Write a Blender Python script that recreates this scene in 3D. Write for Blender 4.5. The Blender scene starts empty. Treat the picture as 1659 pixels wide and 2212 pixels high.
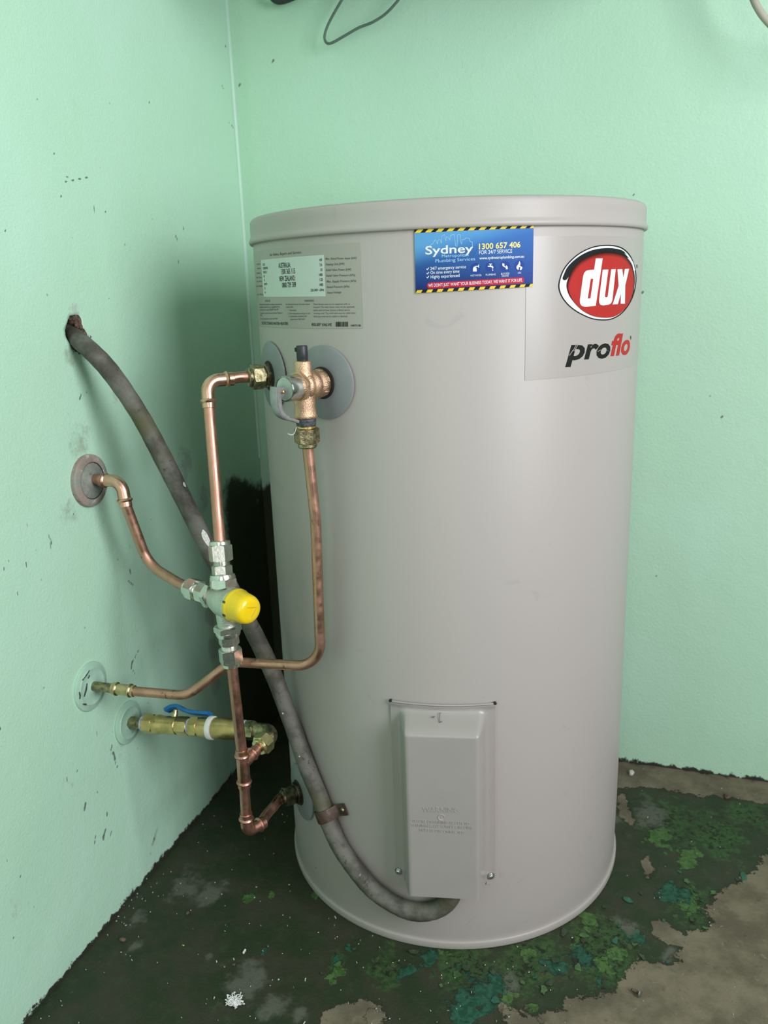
import bpy, bmesh, math, random
import numpy as np
from mathutils import Vector, Matrix
random.seed(7); RNG = np.random.RandomState(11)
SC = bpy.context.scene
COL = SC.collection
def V3(*a): return np.array(a, dtype=float)
def unit(v): v = np.asarray(v, float); return v / np.linalg.norm(v)

# ------------------------------------------------------------------ camera
FPX, YAW, PITCH, ROLL = 1777.086, -0.30969, 0.26973, -0.03481
EYE = V3(0.69345, -1.40127, 0.86057)
FWD = V3(math.sin(YAW)*math.cos(PITCH), math.cos(YAW)*math.cos(PITCH), -math.sin(PITCH))
_r = V3(math.cos(YAW), -math.sin(YAW), 0.0); _u = np.cross(_r, FWD)
RGT = math.cos(ROLL)*_r + math.sin(ROLL)*_u
UPV = -math.sin(ROLL)*_r + math.cos(ROLL)*_u
cam_d = bpy.data.cameras.new('camera'); cam = bpy.data.objects.new('camera', cam_d); COL.objects.link(cam)
cam.matrix_world = Matrix(((RGT[0], UPV[0], -FWD[0], EYE[0]), (RGT[1], UPV[1], -FWD[1], EYE[1]), (RGT[2], UPV[2], -FWD[2], EYE[2]), (0, 0, 0, 1)))
cam_d.sensor_fit = 'VERTICAL'; cam_d.sensor_height = 36.0; cam_d.sensor_width = 27.0
cam_d.lens = FPX / 2212.0 * 36.0
cam_d.clip_start = 0.02
cam_d.dof.use_dof = True; cam_d.dof.focus_distance = 0.95; cam_d.dof.aperture_fstop = 7.5
SC.camera = cam

# ------------------------------------------------------------------ light
world = bpy.data.worlds.new('world'); SC.world = world; world.use_nodes = True
world.node_tree.nodes['Background'].inputs[0].default_value = (0.85, 0.92, 1.0, 1)
world.node_tree.nodes['Background'].inputs[1].default_value = 0.3
def area(name, loc, look, sx, sy, power, col):
    d = bpy.data.lights.new(name, 'AREA'); d.shape = 'RECTANGLE'; d.size = sx; d.size_y = sy; d.energy = power; d.color = col
    o = bpy.data.objects.new(name, d); COL.objects.link(o); o.location = loc
    o.rotation_euler = Vector(np.array(look, float) - np.array(loc, float)).to_track_quat('-Z', 'Y').to_euler()
    return o
# daylight through the window in the right wall, and an added fill lamp behind the camera
area('window_daylight', (2.00, -1.45, 1.35), (1.00, -1.45, 1.35), 1.0, 1.3, 51.0, (0.95, 0.98, 1.03))
area('front_fill', (0.95, -2.99, 1.15), (0.95, -1.99, 1.15), 0.9, 1.9, 11.5, (1.0, 0.98, 0.94))
world.cycles.sampling_method = 'NONE'
SC.cycles.max_bounces = 5; SC.cycles.diffuse_bounces = 3; SC.cycles.glossy_bounces = 3; SC.cycles.caustics_reflective = False; SC.cycles.caustics_refractive = False
SC.view_settings.view_transform = 'Standard'; SC.view_settings.look = 'None'
SC.view_settings.gamma = 1.0; SC.view_settings.use_curve_mapping = False
SC.view_settings.exposure = 0.0

# ------------------------------------------------------------------ measuring helpers (points on real surfaces)
TCX, TCY, TR = 0.4297, -0.2676, 0.255           # tank axis and radius
def ray(p): return FWD + (p[0]-829.5)/FPX*RGT - (p[1]-1106.0)/FPX*UPV
def dep(p, t): return EYE + t*ray(p)
def on_x(p, x=0.0): d = ray(p); return EYE + (x-EYE[0])/d[0]*d
def on_y(p, y=0.0): d = ray(p); return EYE + (y-EYE[1])/d[1]*d
def on_z(p, z=0.0): d = ray(p); return EYE + (z-EYE[2])/d[2]*d
def tank_uv(p, R=TR):
    d = ray(p); bx, by = EYE[0]-TCX, EYE[1]-TCY
    a = d[0]**2+d[1]**2; b = bx*d[0]+by*d[1]; c = bx*bx+by*by-R*R
    t = (-b-math.sqrt(max(b*b-a*c, 0)))/a; X = EYE+t*d
    return math.atan2(X[1]-TCY, X[0]-TCX)*TR, X[2]
def tank_pt(u, z, R=TR): a = u/TR; return V3(TCX+R*math.cos(a), TCY+R*math.sin(a), z)
def radial(deg): a = math.radians(deg); return V3(math.cos(a), math.sin(a), 0)
def tpt(deg, l, z): return V3(TCX, TCY, z) + radial(deg)*(TR+l)

# ------------------------------------------------------------------ mesh helpers
class MB:
    def __init__(s): s.v = []; s.f = []
    def add(s, v, f):
        o = len(s.v); s.v.extend([tuple(map(float, p)) for p in v]); s.f.extend([tuple(i+o for i in q) for q in f]); return s
def frame(axis, ref=None):
    z = unit(axis); ref = V3(0, 0, 1) if ref is None else np.asarray(ref, float)
    if abs(z @ unit(ref)) > .97: ref = V3(1, 0, 0) if abs(z[0]) < .9 else V3(0, 1, 0)
    x = unit(ref - (ref @ z)*z); return x, np.cross(z, x), z
def lathe(mb, prof, org, axis, seg=32, ref=None):
    x, y, z = frame(axis, ref); org = np.asarray(org, float); v = []; f = []
    for r, h in prof:
        for i in range(seg):
            a = 2*math.pi*i/seg; v.append(org + x*(r*math.cos(a)) + y*(r*math.sin(a)) + z*h)
    for k in range(len(prof)-1):
        for i in range(seg):
            j = (i+1) % seg; f.append((k*seg+i, k*seg+j, (k+1)*seg+j, (k+1)*seg+i))
    f.append(tuple(range(seg-1, -1, -1))); n = (len(prof)-1)*seg; f.append(tuple(range(n, n+seg)))
    return mb.add(v, f)
def hexnut(mb, rf, h0, h1, org, axis, ref=None, rot=0.0, sides=6, per=8, both=True):
    x, y, z = frame(axis, ref); org = np.asarray(org, float); seg = sides*per; v = []; f = []; st = 2*math.pi/sides
    rr = []
    for i in range(seg):
        a = st*((i % per)/per) - st/2; rr.append(rf/math.cos(a))
    levels = []
    for i in range(seg):
        c = (rr[i]-rf)*0.62
        levels.append([(rf*.985, h0), (rr[i], h0+c+.0002), (rr[i], h1-c-.0002 if both else h1), (rf*.985, h1)])
    for k in range(4):
        for i in range(seg):
            a = 2*math.pi*i/seg - st/2 + rot; r, h = levels[i][k]
            v.append(org + x*(r*math.cos(a)) + y*(r*math.sin(a)) + z*h)
    for k in range(3):
        for i in range(seg):
            j = (i+1) % seg; f.append((k*seg+i, k*seg+j, (k+1)*seg+j, (k+1)*seg+i))
    f.append(tuple(range(seg-1, -1, -1))); f.append(tuple(range(3*seg, 4*seg)))
    return mb.add(v, f)
def fillet(pts, rad, n=10):
    pts = [np.asarray(p, float) for p in pts]; out = [pts[0]]
    rad = rad if isinstance(rad, (list, tuple)) else [rad]*(len(pts)-2)
    for i in range(1, len(pts)-1):
        a = unit(pts[i-1]-pts[i]); b = unit(pts[i+1]-pts[i]); th = math.acos(max(-1, min(1, a@b)))
        if th > 3.1: out.append(pts[i]); continue
        d = rad[i-1]/math.tan(th/2); p0 = pts[i]+a*d; c = pts[i]+unit(a+b)*(rad[i-1]/math.sin(th/2))
        e0 = unit(p0-c); p1 = pts[i]+b*d; e1 = unit(p1-c); tot = math.acos(max(-1, min(1, e0@e1)))
        for k in range(n+1):
            t = k/n; out.append(c + rad[i-1]*(math.sin((1-t)*tot)*e0 + math.sin(t*tot)*e1)/math.sin(tot))
    out.append(pts[-1]); return np.array(out)
def smooth(pts, n=8):
    P = [np.asarray(p, float) for p in pts]; P = [2*P[0]-P[1]] + P + [2*P[-1]-P[-2]]; out = []
    for i in range(1, len(P)-2):
        for k in range(n):
            t = k/n; out.append(.5*((2*P[i])+(-P[i-1]+P[i+1])*t+(2*P[i-1]-5*P[i]+4*P[i+1]-P[i+2])*t*t+(-P[i-1]+3*P[i]-3*P[i+1]+P[i+2])*t**3))
    out.append(P[-2]); return np.array(out)
def sweep(mb, path, r, seg=20, sec=None, ref=None):
    """tube along a path; r scalar or list; sec = list of (x, y) section points scaled by r instead of a circle"""
    path = np.asarray(path, float); n = len(path)
    r = [r]*n if np.isscalar(r) else r
    sec = [(math.cos(2*math.pi*i/seg), math.sin(2*math.pi*i/seg)) for i in range(seg)] if sec is None else sec
    m = len(sec); v = []; f = []; x = None
    for i in range(n):
        t = unit(path[min(i+1, n-1)]-path[max(i-1, 0)])
        if ref is not None: x = unit(np.asarray(ref, float) - (np.asarray(ref, float)@t)*t)
        elif x is None: x = frame(t)[0]
        else: x = unit(x-(x@t)*t)
        y = np.cross(t, x)
        rx, ry = (r[i], r[i]) if np.isscalar(r[i]) else r[i]
        for a, b in sec: v.append(path[i]+x*a*rx+y*b*ry)
    for k in range(n-1):
        for i in range(m):
            j = (i+1) % m; f.append((k*m+i, k*m+j, (k+1)*m+j, (k+1)*m+i))
    f.append(tuple(range(m-1, -1, -1))); f.append(tuple(range((n-1)*m, n*m)))
    return mb.add(v, f)
RRECT = [(1, .7), (.85, 1), (-.85, 1), (-1, .7), (-1, -.7), (-.85, -1), (.85, -1), (1, -.7)]
def boxm(mb, c, hx, hy, hz, X=(1, 0, 0), Y=(0, 1, 0), Z=(0, 0, 1), bev=0.0):
    c, X, Y, Z = [np.asarray(q, float) for q in (c, X, Y, Z)]
    b = bev; v = []
    for sz in (-1, 1):
        for (px, py, ins) in ((1, 1, 0),):
            pass
    if b <= 0:
        for sz in (-1, 1):
            for sx, sy in ((-1, -1), (1, -1), (1, 1), (-1, 1)): v.append(c+X*hx*sx+Y*hy*sy+Z*hz*sz)
        return mb.add(v, [(3, 2, 1, 0), (4, 5, 6, 7), (0, 1, 5, 4), (1, 2, 6, 5), (2, 3, 7, 6), (3, 0, 4, 7)])
    ring = [(-hx+b, -hy), (hx-b, -hy), (hx, -hy+b), (hx, hy-b), (hx-b, hy), (-hx+b, hy), (-hx, hy-b), (-hx, -hy+b)]
    def rg(z, s):
        return [c+X*(x*s if abs(x) == hx else x*(1 if s == 1 else (hx-b)/hx))+Y*(y*s if abs(y) == hy else y*(1 if s == 1 else (hy-b)/hy))+Z*z for x, y in ring]
    s = 1-b/max(hx, hy)
    L = [rg(-hz, s), rg(-hz+b, 1), rg(hz-b, 1), rg(hz, s)]
    for q in L: v.extend(q)
    f = [tuple(range(7, -1, -1)), tuple(range(24, 32))]
    for k in range(3):
        for i in range(8): f.append((k*8+i, k*8+(i+1) % 8, (k+1)*8+(i+1) % 8, (k+1)*8+i))
    return mb.add(v, f)
def as_mesh(name, mb, sharp=38):
    me = bpy.data.meshes.new(name)
    if isinstance(mb, MB): me.from_pydata(mb.v, [], mb.f); me.validate()
    else: me.from_pydata(*mb)
    me.polygons.foreach_set('use_smooth', [True]*len(me.polygons))
    me.set_sharp_from_angle(angle=math.radians(sharp)); return me
def tag(o, label=None, cat=None, group=None, kind=None):
    for k, v in (('label', label), ('category', cat), ('group', group), ('kind', kind)):
        if v: o[k] = v
    return o
def thing(name, loc, label, cat, group=None):
    o = bpy.data.objects.new(name, None); COL.objects.link(o); o.location = loc; o.empty_display_size = .02
    return tag(o, label, cat, group)
def base_of(p):
    o = np.zeros(3)
    while p is not None: o += np.array(p.location); p = p.parent
    return o
def part(name, mb, mat, parent=None, label=None, sharp=38, kind=None, flip=False):
    """one mesh object; geometry is given in world coordinates"""
    me = mb if isinstance(mb, bpy.types.Mesh) else as_mesh(name, mb, sharp)
    if parent is not None:
        b = base_of(parent); me.transform(Matrix.Translation((-b[0], -b[1], -b[2])))
    bm = bmesh.new(); bm.from_mesh(me)
    if isinstance(mb, MB): bmesh.ops.recalc_face_normals(bm, faces=bm.faces)
    bm.to_mesh(me); bm.free()
    me.materials.append(mat); o = bpy.data.objects.new(name, me); COL.objects.link(o)
    if parent is not None: o.parent = parent
    if label: o['label'] = label
    if kind: o['kind'] = kind
    return o
def single(name, mb, mat, loc, label, cat, group=None, sharp=38):
    """a thing that is one mesh, its origin at its base"""
    me = as_mesh(name, mb, sharp); me.transform(Matrix.Translation((-loc[0], -loc[1], -loc[2])))
    bm = bmesh.new(); bm.from_mesh(me); bmesh.ops.recalc_face_normals(bm, faces=bm.faces); bm.to_mesh(me); bm.free()
    me.materials.append(mat); o = bpy.data.objects.new(name, me); COL.objects.link(o); o.location = loc
    return tag(o, label, cat, group)

# ------------------------------------------------------------------ noise in numpy (for shapes)
def vnoise(x, y, seed=0):
    xi = np.floor(x).astype(np.int64); yi = np.floor(y).astype(np.int64); fx = x-xi; fy = y-yi
    fx = fx*fx*(3-2*fx); fy = fy*fy*(3-2*fy)
    def h(a, b):
        n = (a*374761393 + b*668265263 + seed*1274126177) & 0x7fffffff
        n = ((n ^ (n >> 13))*1103515245) & 0x7fffffff
        n = (n ^ (n >> 16)) & 0xffff
        return n/65535.0
    return (h(xi, yi)*(1-fx)+h(xi+1, yi)*fx)*(1-fy)+(h(xi, yi+1)*(1-fx)+h(xi+1, yi+1)*fx)*fy
def fbm(x, y, sc, seed=0, oc=4):
    t = 0; a = .5; s = 0
    for k in range(oc): t = t+a*vnoise(x*sc, y*sc, seed+k*17); s += a; a *= .5; sc *= 2.03
    return t/s
def inpoly(x, y, poly):
    ins = np.zeros(x.shape, bool); n = len(poly); j = n-1
    for i in range(n):
        xi, yi = poly[i]; xj, yj = poly[j]
        c = ((yi > y) != (yj > y)) & (x < (xj-xi)*(y-yi)/(yj-yi+1e-12)+xi); ins ^= c; j = i
    return ins
def polydist(x, y, poly):
    d = np.full(x.shape, 9.0); n = len(poly)
    for i in range(n):
        ax, ay = poly[i]; bx, by = poly[(i+1) % n]; L = (bx-ax)**2+(by-ay)**2+1e-12
        t = np.clip(((x-ax)*(bx-ax)+(y-ay)*(by-ay))/L, 0, 1)
        d = np.minimum(d, np.hypot(x-ax-t*(bx-ax), y-ay-t*(by-ay)))
    return np.where(inpoly(x, y, poly), d, -d)
def segmark(x, y, p, q, w):
    L = (q[0]-p[0])**2+(q[1]-p[1])**2+1e-12
    t = np.clip(((x-p[0])*(q[0]-p[0])+(y-p[1])*(q[1]-p[1]))/L, 0, 1)
    return np.exp(-((np.hypot(x-p[0]-t*(q[0]-p[0]), y-p[1]-t*(q[1]-p[1]))/w)**2))

# ------------------------------------------------------------------ materials
def lin(c): return tuple(((v/255.0+.055)/1.055)**2.4 if v/255.0 > .04045 else v/255.0/12.92 for v in c)
class NT:
    def __init__(s, name):
        s.m = bpy.data.materials.new(name); s.m.use_nodes = True; s.t = s.m.node_tree; s.b = s.t.nodes['Principled BSDF']
        s.geo = None
    def n(s, typ, ins=None, **at):
        k = s.t.nodes.new(typ)
        for a, b in at.items(): setattr(k, a, b)
        for a, b in (ins or {}).items(): s.set(k, a, b)
        return k
    def set(s, k, a, b):
        if isinstance(b, bpy.types.NodeSocket): s.t.links.new(b, k.inputs[a])
        elif isinstance(b, bpy.types.Node): s.t.links.new(b.outputs[0], k.inputs[a])
        else: k.inputs[a].default_value = (*b, 1) if isinstance(b, tuple) and len(b) == 3 and k.inputs[a].type == 'RGBA' else b
    def pos(s):
        if s.geo is None: s.geo = s.n('ShaderNodeNewGeometry')
        return s.geo.outputs['Position']
    def noise(s, scale, detail=4, vec=None, rough=.55, out=0, dist=0.0):
        return s.n('ShaderNodeTexNoise', {'Vector': vec if vec is not None else s.pos(), 'Scale': scale, 'Detail': detail, 'Roughness': rough, 'Distortion': dist}).outputs[out]
    def vmul(s, v): return s.n('ShaderNodeVectorMath', {0: s.pos(), 1: v}, operation='MULTIPLY').outputs[0]
    def ramp(s, x, lo, hi, a=0.0, b=1.0, smooth=True):
        return s.n('ShaderNodeMapRange', {0: x, 1: lo, 2: hi, 3: a, 4: b}, interpolation_type='SMOOTHSTEP' if smooth else 'LINEAR').outputs[0]
    def math(s, op, a, b=0.0, clamp=False): return s.n('ShaderNodeMath', {0: a, 1: b}, operation=op, use_clamp=clamp).outputs[0]
    def mix(s, fac, a, b):
        k = s.n('ShaderNodeMix', data_type='RGBA')
        s.set(k, 0, fac); s.set(k, 6, a); s.set(k, 7, b); return k.outputs[2]
    def attr(s, name): return s.n('ShaderNodeAttribute', attribute_name=name).outputs['Fac']
    def bump(s, h, dist, strength=1.0):
        k = s.n('ShaderNodeBump', {'Height': h, 'Distance': dist, 'Strength': strength}); 
        if s.b.inputs['Normal'].is_linked: s.t.links.new(s.b.inputs['Normal'].links[0].from_socket, k.inputs['Normal'])
        s.t.links.new(k.outputs[0], s.b.inputs['Normal'])
    def out(s, **kw):
        for k, v in kw.items(): s.set(s.b, {'col': 'Base Color', 'rough': 'Roughness', 'metal': 'Metallic', 'spec': 'Specular IOR Level', 'coat': 'Coat Weight', 'coatr': 'Coat Roughness', 'alpha': 'Alpha', 'trans': 'Transmission Weight'}[k], v)
        return s.m
def plain(name, col, rough=.5, metal=0.0, var=.12, scale=60, bump=0.0, bscale=300, spec=.5, coat=0.0, flat=False):
    t = NT(name); n = t.noise(scale, 4)
    c = t.mix(t.ramp(n, .3, .7), tuple(v*(1-var) for v in col), tuple(min(1, v*(1+var)) for v in col))
    t.out(col=c, rough=rough if flat else t.ramp(t.noise(scale*1.7, 3), .3, .7, max(.03, rough*.85), min(1, rough*1.15)), metal=metal, spec=spec, coat=coat)
    if bump: t.bump(t.noise(bscale, 3), bump)
    return t.m

MINT_A, MINT_B = (.475, .725, .535), (.505, .755, .585)
def wall_mat(name):
    t = NT(name)
    n1 = t.math('SUBTRACT', t.noise(62, 5, rough=.72), .5); n2 = t.math('SUBTRACT', t.noise(260, 3, rough=.65), .5)
    c = t.mix(t.attr('tone'), MINT_A, MINT_B)
    c = t.mix(t.math('MULTIPLY', t.ramp(n1, .08, .22), .32), c, (.42, .66, .48))
    c = t.mix(t.math('MULTIPLY', t.ramp(n1, -.08, -.22), .35), c, (.56, .77, .64))
    v = t.n('ShaderNodeTexVoronoi', {'Vector': t.pos(), 'Scale': 14.0, 'Randomness': 1.0})
    c = t.mix(t.math('MULTIPLY', t.ramp(v.outputs['Distance'], .014, .030, 1, 0), .5), c, (.12, .15, .11))
    d = t.math('ADD', t.attr('dirt'), t.math('MULTIPLY', n1, 1.5))
    c = t.mix(t.math('MULTIPLY', t.ramp(d, .35, .95), .6), c, (.24, .23, .16))
    p = t.math('ADD', t.attr('pale'), t.math('MULTIPLY', n1, .8))
    c = t.mix(t.math('MULTIPLY', t.ramp(p, .45, .6), .7), c, (.40, .47, .42))
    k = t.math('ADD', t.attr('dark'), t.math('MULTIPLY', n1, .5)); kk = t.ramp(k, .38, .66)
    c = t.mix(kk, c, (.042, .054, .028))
    m = t.math('ADD', t.attr('mark'), t.math('MULTIPLY', n2, .55))
    c = t.mix(t.math('MULTIPLY', t.ramp(m, .42, .66), .8), c, (.07, .08, .07))
    # dirty, chipped paint edge where wall meets floor
    z = t.n('ShaderNodeSeparateXYZ', {0: t.pos()}).outputs[2]
    e = t.math('ADD', z, t.math('MULTIPLY', n1, .035))
    c = t.mix(t.ramp(e, .004, .0075, 1, 0), c, (.035, .035, .03))
    t.out(col=c, rough=.45, spec=.38)
    t.bump(t.math('ADD', t.math('MULTIPLY', n2, .0007), t.math('MULTIPLY', n1, .0007)), 1.0, .8)
    return t.m
def floor_mat():
    t = NT('peeling green floor paint on concrete')
    fine = t.math('SUBTRACT', t.noise(58, 7, rough=.70), .5); mid = t.math('SUBTRACT', t.noise(17, 4, rough=.6), .5); chip = t.math('SUBTRACT', t.noise(120, 4, rough=.65, dist=.6), .5)
    rag = t.math('ADD', t.math('MULTIPLY', fine, 1.3), t.math('MULTIPLY', mid, .9))
    conc = t.mix(t.ramp(mid, -.15, .15), (.120, .097, .066), (.200, .166, .115))
    conc = t.mix(t.math('MULTIPLY', t.ramp(fine, .08, .2), .8), conc, (.085, .068, .043))
    conc = t.mix(t.ramp(chip, .12, .24), conc, (.26, .225, .175))
    paint = t.mix(t.ramp(mid, -.12, .12), (.024, .038, .017), (.044, .042, .026))
    paint = t.mix(t.ramp(fine, .0, .2), paint, (.04, .055, .026))
    paint = t.mix(t.math('MULTIPLY', t.ramp(chip, .17, .24), .7), paint, (.10, .11, .085))
    def layer(c, name, lo, hi, col, r, k=1.0):
        a = t.math('ADD', t.attr(name), t.math('MULTIPLY', r, k)); m = t.ramp(a, lo, hi); return t.mix(m, c, col), m
    mg_ = t.math('MULTIPLY', t.attr('mid_green'), 1.0)
    paint, m0 = layer(paint, 'mid_green', .42, .62, t.mix(t.ramp(chip, -.1, .1), (.024, .050, .016), (.046, .088, .030)), rag)
    paint, m1 = layer(paint, 'mid_green', .80, .86, t.mix(t.ramp(fine, -.1, .1), (.07, .06, .035), (.045, .10, .03)), t.math('ADD', chip, t.math('MULTIPLY', mid, -.7)), 1.7)
    paint, m2 = layer(paint, 'mid_green', .80, .84, (.016, .022, .010), t.math('SUBTRACT', t.math('MULTIPLY', fine, -1.0), chip), 1.4)
    paint, gg = layer(paint, 'bright_green', .47, .55, t.mix(t.ramp(chip, -.1, .1), (.042, .095, .024), (.08, .150, .045)), rag)
    paint, tg = layer(paint, 'teal', .47, .54, t.mix(t.ramp(chip, -.1, .1), (.012, .058, .034), (.026, .10, .066)), rag)
    paint, dg = layer(paint, 'dust', .40, .75, (.105, .105, .082), rag, .8)
    a = t.math('ADD', t.attr('bare'), t.math('MULTIPLY', rag, .55)); bare = t.ramp(a, .485, .515)
    edge = t.math('MULTIPLY', t.ramp(a, .40, .49), t.math('SUBTRACT', 1.0, bare))
    c = t.mix(bare, t.mix(t.math('MULTIPLY', edge, .6), paint, (.02, .028, .012)), conc)
    t.out(col=c, rough=t.ramp(bare, 0, 1, .55, .88), spec=.3)
    hgt = t.math('ADD', t.math('MULTIPLY', bare, -1.0), t.math('ADD', t.math('MULTIPLY', t.math('ADD', tg, m1), .45), t.math('MULTIPLY', t.math('SUBTRACT', gg, m2), .45)))
    t.bump(t.math('ADD', t.math('MULTIPLY', hgt, .0022), t.math('MULTIPLY', fine, .0016)), 1.0, 1.0)
    return t.m
def copper_mat(name, a=(.66, .345, .255), b=(.50, .26, .19), dark=(.16, .10, .06), spots=.64, rough=.38):
    t = NT(name)
    c = t.mix(t.ramp(t.noise(45, 5, vec=t.vmul((1, 1, .3))), .35, .65), a, b)
    c = t.mix(t.math('MULTIPLY', t.ramp(t.noise(160, 6, vec=t.vmul((1, 1, .35)), rough=.7), spots, spots+.1), .75), c, dark)
    t.out(col=c, metal=1.0, rough=t.ramp(t.noise(70, 4), .3, .7, rough*.8, rough*1.45))
    return t.m
M = {}
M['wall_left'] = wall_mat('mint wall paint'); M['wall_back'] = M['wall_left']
M['floor'] = floor_mat()
def tank_mat():
    t = NT('beige grey enamel steel')
    n = t.noise(24, 3, dist=1.2)
    c = t.mix(t.math('MULTIPLY', t.ramp(n, .66, .72), .3), (.405, .361, .338), (.32, .30, .285))
    v = t.n('ShaderNodeTexVoronoi', {'Vector': t.pos(), 'Scale': 12.0, 'Randomness': 1.0})
    c = t.mix(t.ramp(v.outputs['Distance'], .012, .024, 1, 0), c, (.13, .12, .11))
    t.out(col=c, rough=.42, spec=.38); return t.m
M['tank'] = tank_mat()
M['cover'] = plain('beige grey moulded steel cover', (.355, .322, .300), .30, var=.02, scale=20, flat=True)
M['emboss'] = plain('raised beige lettering', (.385, .35, .325), .35, var=.02)
M['film'] = plain('clear label film over grey enamel', (.362, .336, .300), .32, var=.01, scale=8, flat=True)
M['film2'] = plain('glossy brand label film', (.392, .350, .328), .32, var=.01, scale=8, flat=True)
M['label_white'] = plain('pale label paper', (.56, .61, .56), .5, var=.02, scale=30, spec=.2, flat=True)
M['ink'] = plain('black print', (.012, .014, .013), .6, var=.1, spec=.12, flat=True)
M['ink_grey'] = plain('small grey print', (.09, .095, .085), .6, var=.1, spec=.1, flat=True)
M['white'] = plain('white print', (.72, .73, .75), .55, var=.02, spec=.12, flat=True)
M['red'] = plain('red print', (.42, .03, .026), .55, var=.05, scale=30, spec=.12, flat=True)
M['copper'] = copper_mat('copper tube')
M['copper_old'] = copper_mat('tarnished copper tube', (.62, .345, .25), (.48, .27, .185), (.13, .085, .052), .58, .38)
M['copper_fit'] = copper_mat('bright copper press fitting', (.76, .45, .33), (.62, .35, .245), (.25, .14, .09), .66, .27)
M['copper_dark'] = copper_mat('reddish copper tube', (.62, .315, .24), (.45, .23, .17), (.2, .11, .08), .66, .32)
M['gunmetal'] = plain('bronze coupling', (.60, .45, .25), .28, 1.0, var=.15, scale=90)
M['bronze'] = plain('cast bronze', (.66, .43, .285), .44, 1.0, var=.12, scale=80, bump=.0008, bscale=700)
M['brass'] = plain('yellow brass', (.64, .45, .20), .32, 1.0, var=.18, scale=60, bump=.0002)
M['brass_light'] = plain('bright brass nut', (.76, .66, .34), .26, 1.0, var=.1, scale=60)
M['brass_dirty'] = plain('dirty tarnished brass', (.30, .26, .15), .38, 1.0, var=.5, scale=170, bump=.0006, bscale=400)
M['brass_dark'] = plain('blackened brass', (.14, .125, .08), .42, 1.0, var=.5, scale=150, bump=.0005, bscale=400)
M['nickel'] = plain('nickel plated brass', (.72, .72, .66), .24, 1.0, var=.06, scale=140, bump=.0001)
M['nickel_cast'] = plain('cast nickel plated body', (.64, .65, .58), .40, 1.0, var=.08, scale=160, bump=.0005, bscale=800)
M['steel'] = plain('zinc plated screw', (.62, .64, .66), .25, 1.0, var=.15, scale=300)
M['chrome'] = plain('polished disc', (.66, .66, .62), .2, 1.0, var=.05)
M['lever'] = plain('grey cast lever', (.33, .335, .33), .42, .6, var=.08, scale=150)
M['black'] = plain('black plastic', (.022, .024, .026), .42, var=.2)
M['hole'] = plain('black recess shade', (.012, .012, .012), .7, var=.2)  # near-black colour stands in for shade inside socket, slots and notch
M['washer'] = plain('grey plastic cover plate', (.235, .245, .25), .45, var=.04, scale=40)
M['tape'] = plain('dark thread seal paste', (.055, .06, .07), .55, var=.5, scale=300, bump=.001, bscale=500)
M['tape_grey'] = plain('grey blue thread tape', (.42, .45, .50), .6, var=.25, scale=300, bump=.0006, bscale=500)
M['yellow'] = plain('glossy yellow plastic', (.86, .60, .008), .22, var=.03, scale=30, coat=.3)
M['yellow_dark'] = plain('moulded yellow mark', (.60, .42, .004), .3, var=.03)
M['blue'] = plain('blue plastic grip', (.012, .14, .36), .35, var=.1)
M['white_plastic'] = plain('white plastic ring', (.78, .78, .74), .4, var=.05, scale=120)
def conduit_mat():
    t = NT('weathered grey conduit')
    c = t.mix(t.ramp(t.noise(24, 6, rough=.65), .38, .62), (.072, .066, .052), (.155, .146, .124))
    c = t.mix(t.ramp(t.noise(60, 6, rough=.75), .58, .68), c, (.030, .027, .019))
    c = t.mix(t.ramp(t.noise(9, 3), .58, .7), c, (.095, .088, .045))
    c = t.mix(t.ramp(t.noise(130, 3), .74, .77), c, (.26, .25, .22))
    t.out(col=c, rough=.62, spec=.3); t.bump(t.noise(120, 5), .0006, .6); return t.m
M['conduit'] = conduit_mat()
M['splash'] = plain('dried paint splash', (.62, .62, .57), .6, var=.2, scale=400)
M['clip'] = plain('rust brown saddle clip', (.075, .045, .03), .5, .3, var=.3, scale=150)
def rosette_mat():
    t = NT('corroded wall flange')
    c = t.mix(t.ramp(t.noise(30, 6, rough=.7), .4, .6), (.34, .255, .215), (.26, .275, .235))
    c = t.mix(t.ramp(t.noise(75, 6, rough=.7), .56, .66), c, (.46, .44, .40))
    c = t.mix(t.ramp(t.noise(110, 5, rough=.7), .60, .68), c, (.12, .09, .07))
    t.out(col=c, rough=.6, spec=.3, metal=t.ramp(t.noise(40, 4), .45, .6, .0, .25)); t.bump(t.noise(120, 5), .0008); return t.m
M['rosette'] = rosette_mat()
def dish_mat():
    t = NT('stained zinc dish')
    c = t.mix(t.ramp(t.noise(34, 5, rough=.7), .4, .6), (.33, .34, .30), (.23, .245, .21))
    c = t.mix(t.ramp(t.noise(85, 5, rough=.7), .56, .66), c, (.10, .085, .07))
    t.out(col=c, rough=.55, spec=.3, metal=.2); t.bump(t.noise(120, 4), .0008); return t.m
M['dish'] = dish_mat()
def painted_rosette():
    t = NT('painted over wall flange')
    c = t.mix(t.ramp(t.noise(30, 4), .35, .65), (.39, .60, .445), (.36, .55, .42))
    c = t.mix(t.ramp(t.noise(120, 5, rough=.7), .68, .74), c, (.16, .15, .12))
    t.out(col=c, rough=.55, spec=.2); t.bump(t.noise(120, 4), .0006); return t.m
M['rosette_paint'] = painted_rosette()
M['bare_metal'] = plain('dark chipped metal', (.07, .075, .085), .4, .4, var=.4, scale=300)
M['rubble'] = plain('broken brown masonry', (.135, .085, .06), .9, var=.6, scale=120, bump=.003, bscale=250)
M['plaster_raw'] = plain('raw plaster edge', (.42, .37, .30), .9, var=.3, scale=150, bump=.001, bscale=300)
M['cord'] = plain('beige cord', (.43, .39, .32), .5, var=.08)
M['wire'] = plain('grey green wire', (.10, .15, .12), .5, var=.1)
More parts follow.
